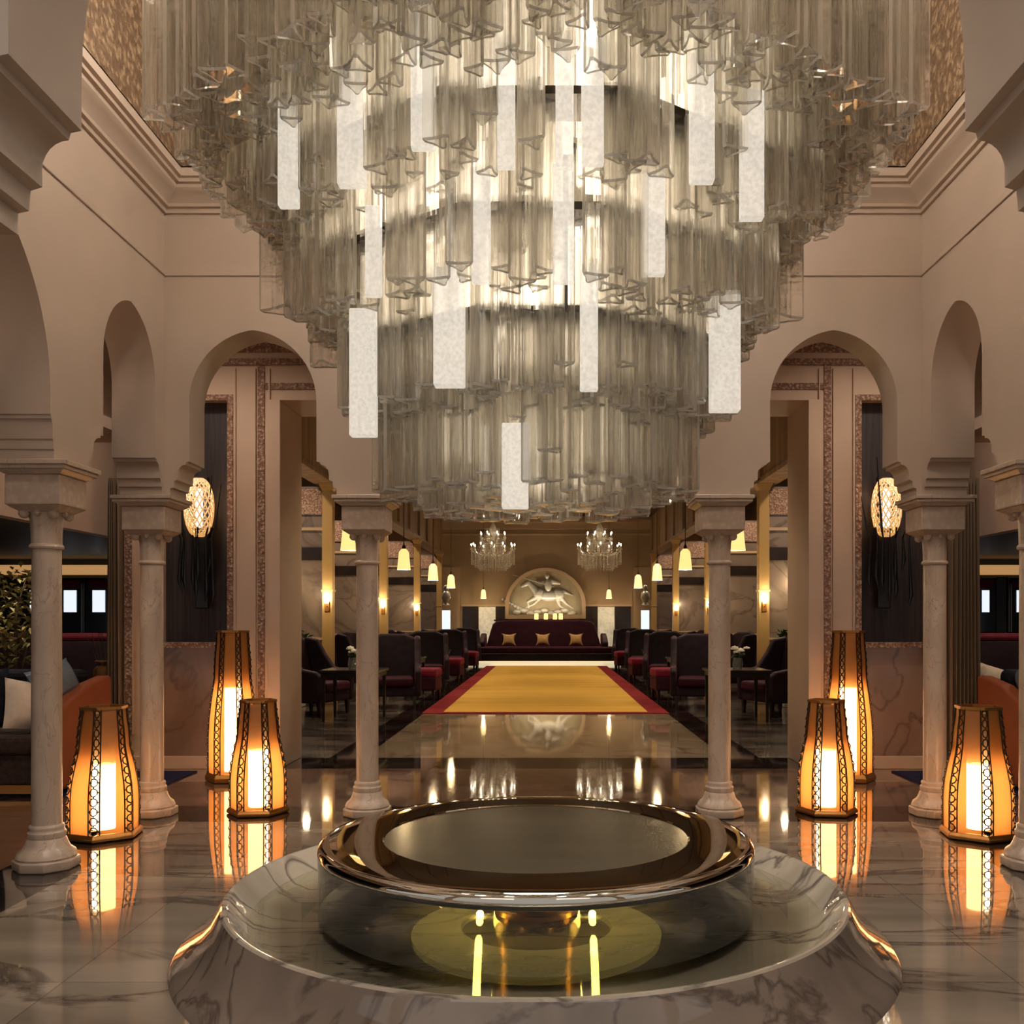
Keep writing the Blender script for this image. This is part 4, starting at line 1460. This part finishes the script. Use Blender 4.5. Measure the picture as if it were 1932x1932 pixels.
# ------------------------------------------------------------------ side lounges
for sx, side in ((-1, 'left'), (1, 'right')):
    # lounge sofa with terracotta end
    t = thing('lounge_sofa', f'dark taupe lounge sofa with a terracotta leather end behind the {side} columns', 'sofa', (0, 0, 0))

    def bx(m, xa, xb, y0, y1, z0, z1):
        m.box(*sorted((sx * xa, sx * xb)), y0, y1, z0, z1)
        return m
    bx(MB(), 3.98, 6.6, 7.55, 8.45, .1, .34).build('base', 'seat_grey', t, 0, bevel=.02)
    bx(MB(), 4.02, 6.6, 7.5, 8.2, .34, .50).build('seat_cushion', 'seat_grey', t, 0, bevel=.05, segs=3)
    bx(MB(), 4.02, 6.6, 8.2, 8.45, .4, .98).build('backrest', 'navy_cloth', t, 0, bevel=.06, segs=3)
    bx(MB(), 3.98, 6.6, 7.56, 8.44, .03, .1).build('plinth', 'brass', t, 0)
    poly = [(7.45, .04), (7.45, .60), (7.7, .72), (8.1, .86), (8.52, .92), (8.52, .04)]
    MB().extrude(poly, lambda u, w, q: (q, u, w), sx * 3.86, sx * 4.0).build('end_panel', 'orange', t, 0, bevel=.03, segs=3)
    o = pillow_mesh(.5, .34, .22, .12).build('cushion', 'blue_grey')
    o.location = (sx * 4.08, 7.95, .88)
    o.rotation_euler = (radians(-20), radians(12 * sx), radians(78))
    tag(o, f'blue-grey satin cushion on the terracotta end of the {side} sofa', 'cushion')
    if sx < 0:
        o = pillow_mesh(.40, .42, .18, .06).build('cushion', 'white_cloth')
        o.location = (-4.15, 7.70, .72)
        o.rotation_euler = (radians(-18), radians(10), radians(52))
        tag(o, 'cream cushion with rounded corners leaning on the left lounge sofa, half behind the column', 'cushion')
        for k, (x, w) in enumerate(((-4.60, .38), (-5.10, .5))):
            o = pillow_mesh(w, .5, .22, .08).build('cushion', 'navy_cloth')
            o.location = (x, 7.80, .775)
            o.rotation_euler = (radians(-16), 0, radians(6))
            tag(o, f'navy cushion on the left lounge sofa, {("beside the cream cushion", "at the left photo edge")[k]}', 'cushion')
    # curtain
    m = MB()
    n = 40
    xa, xb = (3.86, 4.02) if sx < 0 else (3.70, 4.0)
    o_ = []
    for q in range(2):
        for i in range(n + 1):
            u = i / n
            x = xa + (xb - xa) * u
            y = 8.75 + .035 * sin(u * (9 if sx < 0 else 16) * pi) + q * .012
            m.v.append((sx * x, y, 0.02))
            m.v.append((sx * (x + .02 * sin(u * 5)), y, 2.71))
    for q in range(2):
        for i in range(n):
            b = q * (n + 1) * 2 + i * 2
            m.f.append((b, b + 2, b + 3, b + 1))
            m.m.append(0)
    c_ = m.build('curtain', 'curtain', None, 60)
    tag(c_, f'taupe floor-length curtain gathered beside the {side} lounge', 'curtain')
    # console with display cabinet on the far wall
    cab = thing('display_cabinet', f'dark mirrored cabinet with lit white panels at the back of the {side} lounge', 'cabinet', (0, 0, 0))
    bx(MB(), 4.9, 7.2, 12.7, 12.99, .0, 2.0).build('body', 'black', cab, 0, bevel=.01)
    lo = [(6.30, .2), (5.92, .2), (6.75, .2)] if sx < 0 else [(5.84, .13), (6.3, .13)]
    for (x, w) in lo:
        d_ = bx(MB(), x - w / 2 - .09, x + w / 2 + .09, 12.66, 12.7, .95, 1.98).build('door', 'mirror', cab, 0, bevel=.008)
        bx(MB(), x - w / 2 + .02, x + w / 2 - .02, 12.64, 12.66, 1.52, 1.81).build('lit_panel', 'white_lit', d_, 0)
        bx(MB(), x - w / 2 - .04, x + w / 2 + .04, 12.645, 12.66, 1.84, 1.94).build('upper_panel', 'crimson', d_, 0)
        bx(MB(), x - w / 2 - .075, x - w / 2 - .06, 12.62, 12.66, 1.2, 1.9).build('handle', 'chrome', d_, 0)
    cv = bx(MB(), 4.6, 7.4, 12.72, 12.99, 2.03, 2.15).build('cove_light', 'cove', None, 0)
    tag(cv, f'amber glowing light strip above the {side} lounge cabinet', 'light')
    t = thing('burgundy_bench', f'burgundy velvet bench before the cabinet in the {side} lounge', 'bench', (0, 0, 0))
    bx(MB(), 4.7, 7.0, 11.5, 12.1, .3, .5).build('seat', 'velvet', t, 0, bevel=.05)
    bx(MB(), 4.7, 7.0, 12.05, 12.25, .3, 1.17).build('backrest', 'velvet_dark', t, 0, bevel=.03)
    bx(MB(), 4.7, 7.0, 12.03, 12.27, 1.15, 1.25).build('top_roll', 'burgundy', t, 0, bevel=.04)
    bx(MB(), 4.75, 6.95, 11.55, 12.2, .0, .3).build('base', 'black', t, 0)
    if sx > 0:
        o = pillow_mesh(.5, .34, .18, .1).build('cushion', 'white_cloth')
        o.location = (5.6, 11.85, .68)
        o.rotation_euler = (radians(-25), .3, 0)
        tag(o, 'pale cushion lying on the burgundy bench in the right lounge', 'cushion')
    t = thing('lounge_table', f'black lacquer table between sofa and bench in the {side} lounge', 'table', (sx * 5.0, 10.2, 0))
    MB().box(-.75, .75, -.4, .4, .70, .74).build('table_top', 'black_gloss', t, 0, bevel=.005)
    MB().box(-.70, .70, -.36, .36, .62, .70).build('apron', 'black', t, 0)
    for ax_ in (-1, 1):
        for ay in (-1, 1):
            MB().box(ax_ * .66 - .03, ax_ * .66 + .03, ay * .32 - .03, ay * .32 + .03, 0, .62).build('leg', 'black', t, 0)
    o = MB().box(*sorted((sx * 3.22, sx * 4.6)), 7.62, 8.85, .0, .012).build('navy_rug', 'rug_navy', None, 0)
    tag(o, f'navy rug along the {side} aisle, its corner showing beside the corner column', 'rug')

# reed diffuser on the left lounge table
t = thing('reed_diffuser', 'glass reed diffuser bottle with thin sticks on the left lounge table', 'diffuser', (X(193, 9.95), 9.95, .74))
MB().lathe([(.0, 0), (.085, .003), (.09, .02), (.09, .15), (.07, .18), (.03, .2), (.03, .23), (.075, .235), (.075, .25), (.0, .252)], 20).build('bottle', 'liquid', t)
for k in range(7):
    a = (k - 3) * .14
    MB().tube([(0.01 * (k - 3), 0, .2), (sin(a) * .42, .02 * (k % 3), .2 + cos(a) * .34)], .0035, 5).build('reed', 'bark', t)

# potted olive by the left edge
t = thing('olive_tree', 'potted olive tree with mottled leaves at the left photo edge behind the column', 'plant', (X(24, 8.9), 8.95, 0))
MB().lathe([(.0, 0), (.17, 0), (.21, .4), (.22, .75), (.2, .75), (.19, .7), (.0, .7)], 20).build('pot', 'black_gloss', t)
tr = MB()
random.seed(8)
for k in range(6):
    a = k * 1.05
    tr.tube([(.03 * cos(a), .03 * sin(a), .68), (.07 * cos(a), .07 * sin(a), 1.0), (.2 * cos(a), .2 * sin(a), 1.5), (.26 * cos(a + .3), .26 * sin(a + .3), 1.8)], [.018, .014, .01, .004], 6)
tr.build('trunk', 'bark', t)
o = foliage(620, (.36, .32, .5), .075, 9, 1.42).build('foliage', 'leaf', t, 0)
